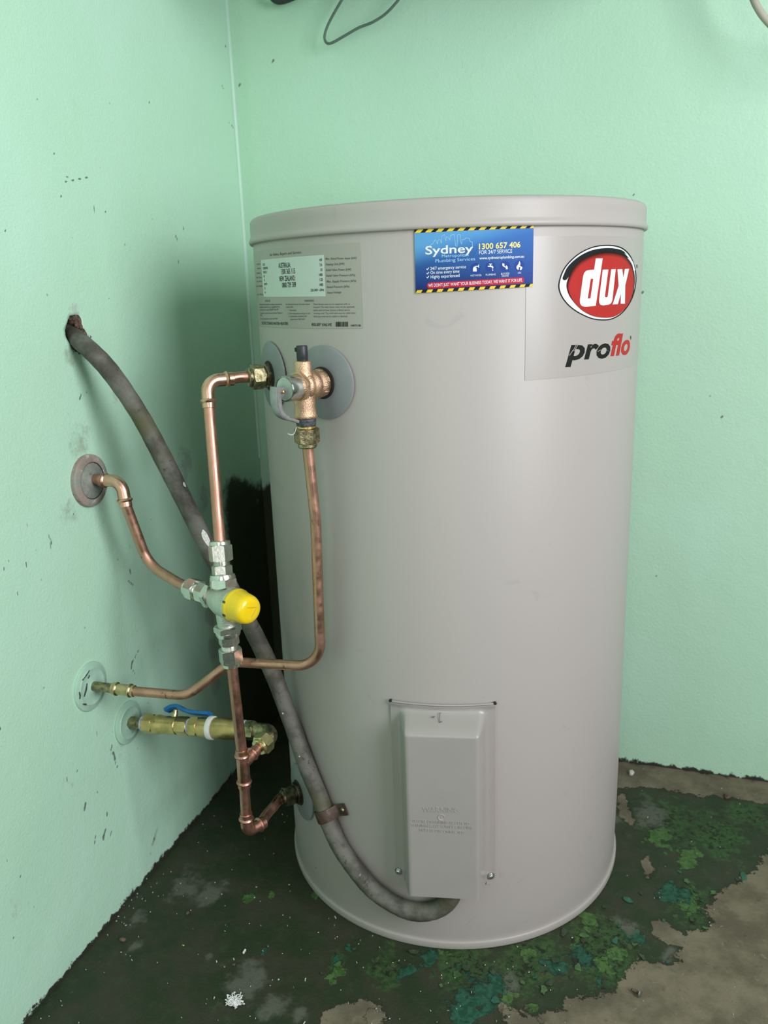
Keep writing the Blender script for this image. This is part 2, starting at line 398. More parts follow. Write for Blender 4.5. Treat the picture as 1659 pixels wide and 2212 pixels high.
M['box'] = plain('grey shade box', (.09, .12, .11), .5, var=.1)
M['fluff'] = plain('white fluff', (.80, .80, .78), .9, var=.1, scale=300)
M['crumb'] = plain('plaster crumbs', (.55, .54, .48), .8, var=.3, scale=400)
M['rust'] = plain('rusty screw', (.12, .09, .065), .6, .5, var=.4, scale=400)
M['ceiling'] = plain('ceiling paint', (.45, .46, .45), .7, var=.03)
M['wall_plain'] = plain('mint wall paint plain', (.50, .72, .58), .5, var=.05, scale=4)
M['wall_far'] = plain('dull grey wall paint', (.30, .31, .30), .7, var=.05, scale=4)
M['flake_green'] = plain('curled green paint', (.06, .125, .04), .55, var=.3, scale=120)
M['flake_teal'] = plain('curled teal paint', (.02, .10, .06), .55, var=.3, scale=120)
M['flake_dark'] = plain('curled dark paint', (.035, .05, .025), .55, var=.3, scale=120)

# ================================================================== the setting
def set_attr(me, name, arr):
    a = me.attributes.new(name, 'FLOAT', 'POINT'); a.data.foreach_set('value', np.asarray(arr, np.float32).ravel())
def gridmesh(name, A, B, fn, keep=None):
    a, b = np.meshgrid(A, B, indexing='ij'); P = fn(a, b); n, m = a.shape
    me = bpy.data.meshes.new(name)
    idx = np.arange(n*m).reshape(n, m)
    q = np.stack([idx[:-1, :-1], idx[1:, :-1], idx[1:, 1:], idx[:-1, 1:]], -1).reshape(-1, 4)
    if keep is not None:
        k = keep(a, b); kk = (k[:-1, :-1] & k[1:, :-1] & k[1:, 1:] & k[:-1, 1:]).ravel(); q = q[kk]
    me.from_pydata(P.reshape(-1, 3).tolist(), [], q.tolist())
    me.polygons.foreach_set('use_smooth', [True]*len(me.polygons)); return me, a, b
XR, YF, ZC = 2.02, -3.0, 2.45      # room extents
# ---- floor
FX = np.concatenate([np.arange(-.02, 1.25, .004), np.linspace(1.25, XR, 12)])
FY = np.concatenate([np.linspace(YF, -1.0, 16), np.arange(-.996, .021, .004)])
def fl(ps): return [tuple(on_z(p)[:2]) for p in ps]
def floorfn(a, b): return np.stack([a, b, -.0012*fbm(a, b, 9, 3)+.0006], -1)
me, a, b = gridmesh('floor', FX, FY, floorfn)
bare_poly = fl([(1700, 1800), (1659, 1833), (1628, 1890), (1577, 1911), (1546, 1931), (1525, 1957), (1530, 2014), (1489, 2014), (1473, 2045), (1447, 2087), (1380, 2066), (1370, 2097), (1333, 2133), (1282, 2144), (1209, 2149), (1214, 2180), (1131, 2185), (1090, 2175), (1085, 2230), (1000, 2400), (3200, 2400), (2600, 1800)])
bare = np.clip(.5+polydist(a, b, bare_poly)*14, -.6, 1.4)
for poly, k in ((fl([(1320, 1640), (1400, 1652), (1900, 1715), (1900, 1790), (1659, 1735), (1500, 1716), (1400, 1700), (1330, 1700)]), 14), (fl([(1395, 1985), (1435, 1983), (1470, 2010), (1480, 2045), (1440, 2040), (1415, 2020)]), 20),
                (fl([(1385, 1860), (1400, 1850), (1412, 1880), (1405, 1905), (1392, 1900)]), 22), (fl([(700, 2190), (730, 2165), (800, 2158), (830, 2180), (820, 2240), (690, 2240)]), 22),
                (fl([(1335, 1720), (1350, 1715), (1372, 1770), (1365, 1785), (1335, 1760)]), 22)):
    bare = np.maximum(bare, np.clip(.5+polydist(a, b, poly)*k, -.6, .85))
set_attr(me, 'bare', bare)
def blobs(lst):
    v = np.zeros_like(a)
    for x, y, r in lst:
        p = on_z((x, y)); rm = r*.00062
        wa = a+.016*(fbm(a, b, 28, 61)-.5)*2; wb = b+.016*(fbm(a, b, 28, 77)-.5)*2
        v = np.maximum(v, np.exp(-(((wa-p[0])**2+((wb-p[1])*.75)**2)/rm**2))*.72)
    return v
set_attr(me, 'bright_green', blobs([(725, 2090, 22), (708, 2112, 16), (690, 1935, 16), (590, 1930, 14), (535, 1942, 18), (1420, 1810, 60), (1490, 1850, 45), (1480, 1955, 34), (1500, 1930, 26), (1335, 2055, 28), (1290, 2085, 22), (1240, 2040, 26), (1135, 2060, 26), (1105, 2155, 30), (1150, 2185, 22), (1315, 2100, 18), (1060, 2030, 20), (960, 2060, 20), (1270, 1990, 24)]))
set_attr(me, 'mid_green', blobs([(1440, 1780, 130), (1540, 1800, 120), (1500, 1960, 90), (1300, 2060, 130), (1150, 2080, 110), (1000, 2090, 90), (1620, 1760, 90), (830, 2090, 60), (720, 2080, 34)]))
set_attr(me, 'teal', blobs([(1030, 2145, 62), (1000, 2175, 52), (1065, 2125, 40), (1440, 1922, 40), (1475, 1935, 24), (925, 2068, 44), (870, 2085, 36), (1355, 2015, 34), (1370, 2030, 24), (490, 1996, 12), (755, 2045, 16), (715, 2075, 14), (1245, 2060, 38), (1200, 2090, 30), (800, 2195, 26), (1290, 2120, 18), (570, 2060, 12)]))
set_attr(me, 'dust', blobs([(400, 1908, 62), (455, 1935, 50), (300, 1985, 30), (295, 2050, 34), (520, 2130, 70), (590, 2185, 40), (640, 2195, 30), (1400, 1760, 70), (1340, 1760, 30), (1120, 2120, 34), (450, 2075, 14), (1350, 2000, 40), (1440, 2060, 30)]))
floor = part('floor', me, M['floor']); tag(floor, kind='structure')
# ---- left wall (x = 0) with the broken hole the conduit comes out of
LY = np.concatenate([np.linspace(YF, -.92, 14), np.arange(-.915, .0005, .0030)]); LY[-1] = 0.0
LZ = np.concatenate([np.arange(0.0, 1.30, .0030), np.linspace(1.31, ZC, 12)])
hole = [tuple(on_x(p)[1:]) for p in ((141, 716), (146, 702), (150, 690), (156, 679), (166, 681), (176, 690), (176, 704), (183, 717), (191, 734), (189, 742), (180, 752), (172, 764), (160, 752), (150, 738))]
def leftfn(a, b):
    w = .0035*(fbm(a+7, b, 3.2, 5, 3)-.5)+.0010*(fbm(a+3, b, 16, 9, 3)-.5)
    low = np.exp(-(b/.10)**2)*.010*np.clip((-a)/.25, 0, 1)*np.clip((1.0+a)/.3, 0, 1)*(.4+.6*fbm(a, b, 6, 4))
    edge = np.clip(-a/.03, 0, 1)
    return np.stack([(w+low)*edge, a, b], -1)
me, a, b = gridmesh('wall_left', LY, LZ, leftfn, keep=lambda y, z: ~((inpoly(y, z, hole)) & (y > -.9)))
bm = bmesh.new(); bm.from_mesh(me)
hy = [p[0] for p in hole]; hz = [p[1] for p in hole]
ed = [e for e in bm.edges if e.is_boundary and all(min(hy)-.01 < v.co.y < max(hy)+.01 and min(hz)-.01 < v.co.z < max(hz)+.01 for v in e.verts)]
hv = {}
for e in ed:
    p_, q_ = e.verts; hv.setdefault(p_, []).append(q_); hv.setdefault(q_, []).append(p_)
for it in range(5):
    new = {v: (sum((w.co for w in ws), Vector((0, 0, 0)))/len(ws))*.5+v.co*.5 for v, ws in hv.items() if len(ws) == 2}
    for v, c_ in new.items(): v.co = c_
rj = random.Random(3)
for v in hv: v.co += Vector((0, rj.uniform(-.0008, .0008), rj.uniform(-.0008, .0008)))
g = bmesh.ops.extrude_edge_only(bm, edges=ed)
for v in g['geom']:
    if isinstance(v, bmesh.types.BMVert): v.co.x -= .02
bmesh.ops.recalc_face_normals(bm, faces=bm.faces)
bm.to_mesh(me); bm.free()
co = np.zeros(len(me.vertices)*3); me.vertices.foreach_get('co', co); co = co.reshape(-1, 3); wy, wz = co[:, 1], co[:, 2]
wp = lambda p: tuple(on_x(p)[1:])
dirt = np.zeros(len(co))
for (x, y, r, s) in ((170, 960, .028, .75), (150, 1110, .03, .6), (185, 930, .02, .6), (230, 1110, .02, .5), (260, 1610, .03, .5), (160, 1700, .05, .35), (40, 1960, .04, .4), (150, 770, .016, .8), (215, 880, .02, .35), (330, 1640, .03, .35), (180, 2100, .05, .35), (195, 760, .012, .6)):
    p = wp((x, y)); dirt = np.maximum(dirt, s*np.exp(-((wy-p[0])**2+(wz-p[1])**2)/r**2))
set_attr(me, 'tone', np.clip((fbm(wy, wz, 3.0, 41)-.5)*2.0+.5+(fbm(wy, wz*.4, 11, 43)-.5)*.9, 0, 1))
set_attr(me, 'dirt', dirt)
pale = np.zeros(len(co))
for (x, y, r, s) in ((400, 1000, .03, .62), (440, 1080, .03, .6), (452, 1330, .02, .75), (460, 1400, .022, .75), (465, 1480, .022, .7), (250, 850, .02, .5), (165, 690, .020, .6), (180, 748, .014, .8), (265, 1600, .008, .9)):
    p = wp((x, y)); pale = np.maximum(pale, s*np.exp(-(((wy-p[0])*.8)**2+((wz-p[1])*.6)**2)/r**2))
set_attr(me, 'pale', pale)
dk = np.clip((wy+.158+.05*np.clip(.45-wz, 0, .45)+.03*(fbm(wy, wz, 14, 31)-.5))*11+.5, 0, 1)*np.clip((.485-.5*wy-wz+.07*(fbm(wy, wz, 18, 33)-.5))*10+.5, 0, 1)  # bare dark area behind the tank, with part of its shadow painted in
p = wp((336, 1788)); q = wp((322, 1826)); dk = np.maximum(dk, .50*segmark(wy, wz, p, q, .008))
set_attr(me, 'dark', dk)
mk = np.zeros(len(co))
marks = [((186, 1735), (183, 1750), .0022), ((232, 1752), (231, 1765), .0013), ((228, 1790), (222, 1815), .0016), ((224, 1800), (219, 1812), .001), ((207, 1800), (203, 1826), .0011), ((240, 1796), (236, 1808), .001), ((245, 1625), (250, 1640), .0022), ((243, 1607), (240, 1622), .0014), ((247, 1630), (248, 1645), .0014), ((261, 1668), (263, 1685), .0009), ((255, 1650), (254, 1658), .0012),
         ((300, 1405), (288, 1428), .0009), ((286, 1430), (284, 1445), .0018), ((285, 1445), (292, 1455), .0010), ((107, 1155), (111, 1175), .0016), ((110, 1175), (112, 1188), .0014), ((163, 1170), (165, 1182), .0010), ((80, 1185), (75, 1195), .0010), ((175, 852), (172, 864), .0015), ((188, 845), (188, 850), .0012), ((235, 645), (238, 650), .0008), ((397, 492), (398, 496), .0020), ((380, 508), (384, 518), .0016), ((386, 562), (387, 568), .0012), ((321, 219), (322, 221), .0018), ((116, 330), (117, 334), .0014), ((144, 380), (147, 384), .0014), ((138, 298), (139, 301), .0010), ((217, 364), (219, 366), .0009), ((160, 245), (161, 247), .0009), ((226, 456), (229, 460), .0013), ((203, 445), (205, 460), .0008), ((132, 425), (133, 420), .0008), ((10, 497), (12, 499), .0010), ((155, 512), (157, 515), .0009), ((80, 215), (81, 218), .0008), ((140, 393), (190, 383), .0007), ((150, 445), (200, 452), .0007), ((487, 97), (487, 102), .0018), ((500, 270), (503, 275), .0016), ((480, 185), (484, 196), .0012), ((280, 1230), (283, 1240), .0018), ((278, 1255), (288, 1264), .0014), ((255, 1205), (257, 1215), .0012), ((45, 1888), (44, 1893), .001), ((212, 1710), (211, 1716), .0009), ((330, 1545), (334, 1552), .0012), ((170, 1660), (160, 1680), .0006)]
for p, q, w in marks: mk = np.maximum(mk, segmark(wy, wz, wp(p), wp(q), w*1.15))
rr = np.random.RandomState(5)
for i in range(130):
    x = rr.uniform(0, 330); y = rr.uniform(1000, 2100); p = wp((x, y)); L = rr.uniform(.001, .007)
    if p[1] < .02 or x > 330-max(0, (y-1700))*.7: continue
    mk = np.maximum(mk, rr.uniform(.40, .85)*segmark(wy, wz, p, (p[0]+rr.uniform(-.2, .2)*L, p[1]-L), rr.uniform(.0006, .0012)))
set_attr(me, 'mark', mk)
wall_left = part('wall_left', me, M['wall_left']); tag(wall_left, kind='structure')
me.materials.append(M['rubble'])
for pl in me.polygons:
    if pl.center.x < -.006 and pl.center.y > -.6: pl.material_index = 1
hc = np.array([np.mean(hy), np.mean(hz)])
def pocket(a, b):
    s = .036; y = hc[0]+a*s; z = hc[1]+b*s*1.2; d = np.sqrt(a*a+b*b)
    return np.stack([-.022+.016*np.clip(d-.3, 0, 1)+.008*(fbm(y, z, 90, 2)-.5)-.004, y, z], -1)
me, _, _ = gridmesh('hole_rubble', np.linspace(-1, 1, 26), np.linspace(-1, 1, 26), pocket)
part('hole_rubble', me, M['rubble'], wall_left, label='dark broken masonry inside the ragged hole')
mb = MB()
for i in range(26):     # frayed plaster crumbs around the upper rim of the hole
    p = on_x((150+rr.uniform(0, 1)**.7*42, 0), 0); t = rr.uniform(0, 1)
    px = (158+t*34+rr.uniform(-5, 5), 684+t*56+rr.uniform(-6, 4)); c = on_x(px, -.004)
    boxm(mb, c, rr.uniform(.001, .003), rr.uniform(.0015, .004), rr.uniform(.001, .003), *frame(rr.normal(size=3)))
part('plaster_crumbs', mb, M['rubble'], wall_left, kind='stuff')
# ---- back wall (y = 0)
BX = np.concatenate([np.arange(0.0, 1.25, .005), np.linspace(1.26, XR, 10)]); BZ = np.concatenate([np.arange(0, 1.45, .005), np.linspace(1.46, ZC, 10)])
def backfn(a, b):
    w = .004*(fbm(a, b+5, 2.6, 15, 3)-.5)+.0011*(fbm(a, b+2, 12, 19, 3)-.5)
    low = -np.exp(-(b/.14)**2)*.006*np.clip((a-.6)/.3, 0, 1)
    return np.stack([a, (w-.002+low)*np.clip(a/.03, 0, 1), b], -1)
me, a, b = gridmesh('wall_back', BX, BZ, backfn)
bp = lambda p: (on_y(p)[0], on_y(p)[2])
set_attr(me, 'tone', np.clip((fbm(a, b, 3.0, 51)-.5)*2.0+.4+(fbm(a, b*.4, 11, 53)-.5)*.9, 0, 1))
set_attr(me, 'dirt', np.maximum(.45*np.exp(-((a-.10)**2/.08**2+(b-.50)**2/.05**2)), .3*np.exp(-((a-.37)**2/.02**2+(b-1.28)**2/.12**2))))
set_attr(me, 'pale', np.maximum(.75*np.exp(-((a-.045)**2/.03**2+(b-.50)**2/.03**2)), .5*np.exp(-((a-.40)**2/.004**2+(b-1.15)**2/.2**2))))
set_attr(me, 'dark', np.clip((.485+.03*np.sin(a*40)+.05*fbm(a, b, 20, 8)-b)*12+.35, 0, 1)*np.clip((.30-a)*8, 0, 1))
mk = np.zeros_like(a)
for p, q, w in [((592, 128), (588, 138), .0016), ((813, 100), (816, 101), .0024), ((955, 168), (956, 170), .0012), ((570, 293), (572, 294), .0016), ((563, 105), (564, 108), .0014), ((905, 240), (906, 247), .0016), ((1388, 632), (1390, 632), .0018), ((1369, 423), (1371, 423), .0012), ((1596, 1663), (1597, 1664), .003), ((1418, 1245), (1420, 1247), .0015), ((1600, 500), (1601, 501), .001), ((1560, 900), (1561, 901), .001), ((502, 8), (503, 9), .0018), ((518, 182), (519, 186), .0012)]:
    mk = np.maximum(mk, segmark(a, b, bp(p), bp(q), max(w, .0022)))
set_attr(me, 'mark', mk)
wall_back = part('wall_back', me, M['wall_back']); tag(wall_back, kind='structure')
mb = MB(); sweep(mb, [(.0005+.0008*math.sin(z*7), -.0005-.0006*math.cos(z*11), z) for z in np.linspace(.55, ZC, 60)], .0042, 10)
part('corner_bead', mb, M['wall_plain'], wall_left, label='raised ridge of paint down the corner')
# ---- the rest of the room, outside the frame
def slab(name, v, mat, kind='structure'):
    o = part(name, (v, [], [tuple(range(i, i+4)) for i in range(0, len(v), 4)]), mat); tag(o, kind=kind); return o
D0, D1, DB, DH = -1.95, -.95, .70, 2.00      # window in the right wall
slab('wall_right', [(XR, 0, 0), (XR, D1, 0), (XR, D1, ZC), (XR, 0, ZC), (XR, D1, DH), (XR, D0, DH), (XR, D0, ZC), (XR, D1, ZC), (XR, D1, 0), (XR, D0, 0), (XR, D0, DB), (XR, D1, DB), (XR, D0, 0), (XR, YF, 0), (XR, YF, ZC), (XR, D0, ZC)], M['wall_far'])
W0, W1, WB, WT = .50, 1.40, 0.0, 2.10
slab('wall_front', [(0, YF, WT), (XR, YF, WT), (XR, YF, ZC), (0, YF, ZC), (0, YF, WB), (W0, YF, WB), (W0, YF, WT), (0, YF, WT), (W1, YF, WB), (XR, YF, WB), (XR, YF, WT), (W1, YF, WT)], M['wall_far'])
slab('ceiling', [(0, YF, ZC), (XR, YF, ZC), (XR, 0, ZC), (0, 0, ZC)], M['ceiling'])

# ================================================================== water heater
heater = thing('water_heater', (TCX, TCY, 0), 'tall beige cylindrical electric hot water heater standing in the corner', 'water heater')
C0 = V3(TCX, TCY, 0)
mb = MB(); lathe(mb, [(.2530, .004), (.2540, .010), (.2545, .05), (TR, .10), (TR, .9165), (.2535, .921)], C0, (0, 0, 1), 160)
body = part('body', mb, M['tank'], heater, sharp=50)
mb = MB(); RL = .2580
lathe(mb, [(.2552, .9150), (RL+.0004, .9148), (RL+.0016, .9162), (RL+.0022, .9182), (RL+.0016, .9202), (RL+.0002, .9222), (RL-.0006, .9245), (RL-.0006, .9350), (RL-.0008, .9415), (RL-.0022, .9442), (RL-.0048, .9458), (RL-.0085, .9462), (RL-.012, .9452), (.20, .9458), (.02, .947)], C0, (0, 0, 1), 160)
lid = part('lid', mb, M['tank'], heater, sharp=60)
mb = MB(); lathe(mb, [(.2542, .0005), (.2568, .0008), (.2574, .003), (.2574, .0095), (.2567, .0118), (.2552, .0122)], C0, (0, 0, 1), 160)
part('base_rim', mb, M['tank'], heater, sharp=60)
def plate(deg, z, r, label):
    d = radial(deg); o = tpt(deg, .0, z); mb = MB()
    # cover plate pressed to the curve of the tank
    rings = [(.017, .0045), (.019, .0050), (r*.55, .0042), (r*.95, .0030), (r, .0020), (r, .0004)]; seg = 56; v = []; f = []
    for rr_, h in rings:
        for i in range(seg):
            a = 2*math.pi*i/seg; s = rr_*math.cos(a); q = d*0
            bend = math.sqrt(max(TR*TR-s*s*.55, 0))-TR
            v.append(o + np.cross((0, 0, 1), d)*s + V3(0, 0, 1)*rr_*math.sin(a) + d*(h+bend+.0005))
    for k in range(len(rings)-1):
        for i in range(seg): f.append((k*seg+i, k*seg+(i+1) % seg, (k+1)*seg+(i+1) % seg, (k+1)*seg+i))
    mb.add(v, f); p = part('cover_plate', mb, M['washer'], heater, label=label, sharp=50)
    mb = MB(); lathe(mb, [(.0185, .001), (.0185, .0062), (.0165, .0066), (.013, .0066)], o, d, 40)
    part('seal', mb, M['hole'], p)  # black disc paints the darkness of the socket hole
HOT, REL, COLD = -135.5, -110.3, -135.5
HZ, RZ, CZ = .755, .7535, .155
plate(HOT, HZ, .042, 'grey round plate at the hot outlet')
plate(REL, RZ, .0425, 'grey round plate at the relief valve')
plate(COLD, CZ, .041, 'grey round plate at the cold inlet')

# ---- print helpers: flat shapes bent round the tank
def _curve_mesh(cu):
    o = bpy.data.objects.new('tmp', cu); COL.objects.link(o); dg = bpy.context.evaluated_depsgraph_get(); dg.update()
    me = bpy.data.meshes.new_from_object(o.evaluated_get(dg)); bpy.data.objects.remove(o)
    v = np.zeros(len(me.vertices)*3); me.vertices.foreach_get('co', v); v = v.reshape(-1, 3)
    f = [tuple(p.vertices) for p in me.polygons]; bpy.data.meshes.remove(me); bpy.data.curves.remove(cu); return v[:, :2], f
def text2d(s, bold=0.0, shear=0.0, space=1.0):
    cu = bpy.data.curves.new('t', 'FONT'); cu.body = s; cu.size = 1.0; cu.offset = bold; cu.shear = shear; cu.space_character = space
    cu.resolution_u = 3; cu.fill_mode = 'FRONT'; return _curve_mesh(cu)
def poly2d(loops):
    cu = bpy.data.curves.new('p', 'CURVE'); cu.dimensions = '2D'; cu.fill_mode = 'FRONT'
    for lp in loops:
        s = cu.splines.new('POLY'); s.points.add(len(lp)-1); s.use_cyclic_u = True
        for i, (x, y) in enumerate(lp): s.points[i].co = (x, y, 0, 1)
    return _curve_mesh(cu)
_cap = text2d('H')[0]; CAPH = _cap[:, 1].max()-_cap[:, 1].min()
def smooth2(lp, n=6):
    P = [np.array(p, float) for p in lp]; N = len(P); out = []
    for i in range(N):
        a, b, c, d = P[i-1], P[i], P[(i+1) % N], P[(i+2) % N]
        for k in range(n):
            t = k/n; out.append(tuple(.5*(2*b+(c-a)*t+(2*a-5*b+4*c-d)*t*t+(3*b-a-3*c+d)*t**3)))
    return out
class Print:
    """collects flat print; add() takes 2d meshes in (arc length, height); bent to radius on build"""
    def __init__(s, R, crop): s.R = R; s.crop = crop; s.v = []; s.f = []
    def uv(s, p): x0, y0, k = s.crop; return tank_uv((x0+p[0]*k, y0+p[1]*k), s.R)
    def raw(s, v, f):
        o = len(s.v); s.v.extend([tuple(p) for p in v]); s.f.extend([tuple(i+o for i in q) for q in f])
    def text(s, txt, p0, p1, h, bold=0.0, shear=0.0):
        v, f = text2d(txt, bold, shear)
        if not len(v): return
        u0, z0 = s.uv(p0); u1, z1 = s.uv(p1); _, zt = s.uv((p0[0], p0[1]-h)); k = (zt-z0)/CAPH
        x0, x1 = v[:, 0].min(), v[:, 0].max(); t = (v[:, 0]-x0)/(x1-x0)
        s.raw(np.stack([u0+t*(u1-u0), z0+t*(z1-z0)+v[:, 1]*k], -1), f)
    def poly(s, *loops):
        v, f = poly2d([[s.uv(p) for p in lp] for lp in loops]); s.raw(v, f)
    def rect(s, u0, z0, u1, z1, r=0.0):
        if r <= 0: lp = [(u0, z0), (u1, z0), (u1, z1), (u0, z1)]
        else:
            lp = []
            for cx, cz, a0 in ((u1-r, z0+r, -90), (u1-r, z1-r, 0), (u0+r, z1-r, 90), (u0+r, z0+r, 180)):
                for k in range(6): a = math.radians(a0+18*k); lp.append((cx+r*math.cos(a), cz+r*math.sin(a)))
        v, f = poly2d([lp]); s.raw(v, f)
    def build(s, name, mat, parent, lift=0.0, label=None, thick=0.0):
        bm = bmesh.new(); vs = [bm.verts.new((p[0], p[1], 0)) for p in s.v]
        for q in s.f:
            try: bm.faces.new([vs[i] for i in q])
            except ValueError: pass
        u = [p[0] for p in s.v]; st = .004; x = math.floor(min(u)/st)*st+st
        while x < max(u):
            bmesh.ops.bisect_plane(bm, geom=bm.verts[:]+bm.edges[:]+bm.faces[:], plane_co=(x, 0, 0), plane_no=(1, 0, 0), dist=1e-6); x += st
        if thick:
            g = bmesh.ops.extrude_face_region(bm, geom=bm.faces[:])
            for e in g['geom']:
                if isinstance(e, bmesh.types.BMVert): e.co.z += thick
            bmesh.ops.recalc_face_normals(bm, faces=bm.faces)
        for v in bm.verts:
            p = tank_pt(v.co.x, v.co.y, s.R+lift+v.co.z); v.co = p
        me = bpy.data.meshes.new(name); bm.to_mesh(me); bm.free()
        if not thick:
            bm = bmesh.new(); bm.from_mesh(me)
            for q in bm.faces:
                c = q.calc_center_median()
                if q.normal.x*(c.x-TCX)+q.normal.y*(c.y-TCY) < 0: q.normal_flip()
            bm.to_mesh(me); bm.free()
        me.polygons.foreach_set('use_smooth', [True]*len(me.polygons)); me.set_sharp_from_angle(angle=math.radians(40))
        return part(name, me, mat, parent, label=label)

# ---- rating label (upper left)
CR1 = (530, 400, 400/1659)
def P1(): return Print(TR+.0006, CR1)
q = Print(TR, CR1); q.rect(math.radians(-158)*TR, .8145, math.radians(-97.9)*TR, .9050)
rating = q.build('rating_label', M['film'], heater, .0002, label='greenish rating label with service numbers and warnings', thick=.0002)
q = P1(); q.poly([(140, 672), (705, 624), (720, 996), (166, 1000)]); q.build('data_panel', M['label_white'], rating, 0, label='pale panel with service telephone numbers')
for txt, p0, p1, h in (('AUSTRALIA:', (298, 742), (405, 735), 44), ('1300 365 115', (322, 798), (446, 790), 46), ('NEW ZEALAND:', (306, 860), (447, 853), 44), ('0800 729 389', (330, 918), (454, 912), 44)):
    q = Print(TR+.0008, CR1); q.text(txt, p0, p1, h, .008); q.build('telephone_lettering', M['ink'], rating, 0)
q = Print(TR+.0008, CR1); T = q.text
for s, x0, x1, y in (('4.8', 664, 686, 683), ('3.6', 666, 688, 726), ('10', 674, 690, 772), ('1400', 660, 692, 816), ('1120', 664, 694, 860), ('1400', 664, 697, 905)): T(s, (x0, y), (x1, y-2), 26, .01)
T('220-240V ~50Hz', (585, 952), (706, 948), 22, .01)
for s, x0, x1, y in (('E1S', 157, 176, 722), ('0230378', 160, 200, 754), ('00125', 162, 191, 790), ('8', 165, 171, 827), ('5', 167, 173, 862), ('00197', 170, 197, 897), ('3', 172, 178, 934), ('6', 175, 181, 970)): T(s, (x0, y), (x1, y-2), 20, .01)
tag(q.build('data_figures', M['ink'], rating, 0), kind='stuff')
q = P1(); T = q.text
T('For Advice, Repairs and Service:', (219, 636), (504, 612), 24, 0, .2)
for s, x0, x1, y in (('Max. Rated Power Input (kW)', 718, 997, 668), ('Heating Unit (kW)', 720, 887, 719), ('Relief Valve Power (kW)', 722, 948, 770), ('Relief Valve Pressure (kPa)', 725, 984, 820), ('Max. Supply Pressure (kPa)', 729, 993, 872), ('Rated Pressure (kPa)', 731, 931, 922), ('Rated Voltage', 734, 860, 973)): T(s, (x0, y), (x1, y-6), 19, .004, .2)
T('INSTALLER', (178, 1046), (222, 1045), 18); T('WARNING', (528, 1045), (614, 1043), 18, .006)
for s, x0, x1, y in (('Remove and test fitting before making connections', 128, 328, 1075), ('Installation must be as supplied in', 128, 306, 1099), ('connections for the range "RELIEF VALVE"', 130, 298, 1124), ('The installation must be as shown and see Owners', 132, 332, 1153), ('leaflet', 134, 150, 1172), ('Do not fit any valve on the vent line', 138, 288, 1204),
                     ('For safe performance, this water heater', 361, 580, 1074), ('is fitted with:', 363, 428, 1100), ('1. Thermostat', 384, 457, 1128), ('2. Over temperature energy cut out', 384, 581, 1156), ('3. Combination pressure and', 386, 548, 1182), ('temperature relief valve', 402, 532, 1208),
                     ('These devices must not be tampered with or', 608, 940, 1073), ('removed. The water heater must not be operated', 608, 977, 1099), ('unless each of these devices is fitted and in', 610, 935, 1127), ('working order. The relief valve and the relief valve', 611, 986, 1154), ('drain pipe must not be sealed or blocked.', 612, 917, 1183),
                     ('Model No.', 102, 135, 716), ('Serial No.', 106, 138, 753), ('Capacity L', 100, 141, 795), ('Tank Size', 98, 146, 834), ('Test kPa', 100, 148, 870), ('Date Made', 100, 152, 912), ('Cert No.', 104, 158, 986)): T(s, (x0, y), (x1, y-2), 15)
tag(q.build('small_print', M['ink_grey'], rating, 0), kind='stuff')
for txt, p0, p1, h, sh_ in (('ELECTRIC STORAGE WATER HEATER', (148, 1246), (382, 1252), 23, 0), ('RELIEF VALVE', (593, 1260), (776, 1262), 24, .2), ('H0731B', (947, 1266), (1034, 1266), 18, 0)):
    q = Print(TR+.0008, CR1); q.text(txt, p0, p1, h, .008, sh_); q.build('title_lettering', M['ink'], rating, 0)
q = Print(TR+.0008, CR1)
x = 810; rb = np.random.RandomState(3)
while x < 922:
    w = rb.choice([2, 3, 5, 7]); q.poly([(x, 1268), (x+w, 1268), (x+w, 1224), (x, 1224)]); x += w+rb.choice([2, 3, 4])
tag(q.build('barcode', M['ink'], rating, 0), kind='stuff')

# ---- brand label (upper right)
CR2 = (1110, 400, 320/1609)
q = Print(TR, CR2); q.rect(math.radians(-57.2)*TR, .7530, math.radians(6)*TR, .9045)
brand = q.build('brand_label', M['film2'], heater, .0002, label='glossy brand label with red emblem', thick=.0002)
EGG = [(482, 1100), (500, 1000), (545, 900), (620, 810), (720, 730), (850, 670), (980, 648), (1090, 652), (1180, 680), (1250, 740), (1295, 820), (1325, 920), (1333, 1020), (1320, 1130), (1285, 1240), (1225, 1340), (1150, 1415), (1060, 1460), (960, 1470), (850, 1455), (740, 1410), (640, 1350), (560, 1275), (505, 1190)]
RED = [(580, 1110), (590, 1030), (640, 920), (720, 830), (830, 770), (960, 735), (1080, 735), (1180, 760), (1240, 810), (1285, 890), (1305, 980), (1305, 1080), (1285, 1190), (1235, 1290), (1160, 1370), (1070, 1415), (960, 1420), (850, 1400), (750, 1350), (670, 1280), (610, 1200)]
def shrink(lp, k, dx=0, dy=0, c=(930, 1070)): return [(c[0]+(x-c[0])*k+dx, c[1]+(y-c[1])*k+dy) for x, y in lp]
def Q2(l): return Print(TR+l, CR2)
q = Q2(.0006); q.poly(smooth2(EGG)); emb = q.build('emblem', M['ink'], brand, 0, label='egg shaped red, white and black emblem')
q = Q2(.0008); q.poly(smooth2(shrink(EGG, .968))); q.build('white_ring', M['white'], emb)
q = Q2(.0010); q.poly(smooth2([(530, 1012), (545, 968), (580, 895), (650, 820), (740, 755), (850, 706), (980, 684), (1100, 688), (1190, 716), (1250, 790), (1200, 775), (1120, 760), (960, 745), (830, 780), (720, 840), (640, 925), (595, 995), (570, 1027), (545, 1032)], 4)); q.poly(smooth2(shrink(RED, 1.018))); q.build('black_band', M['ink'], emb)
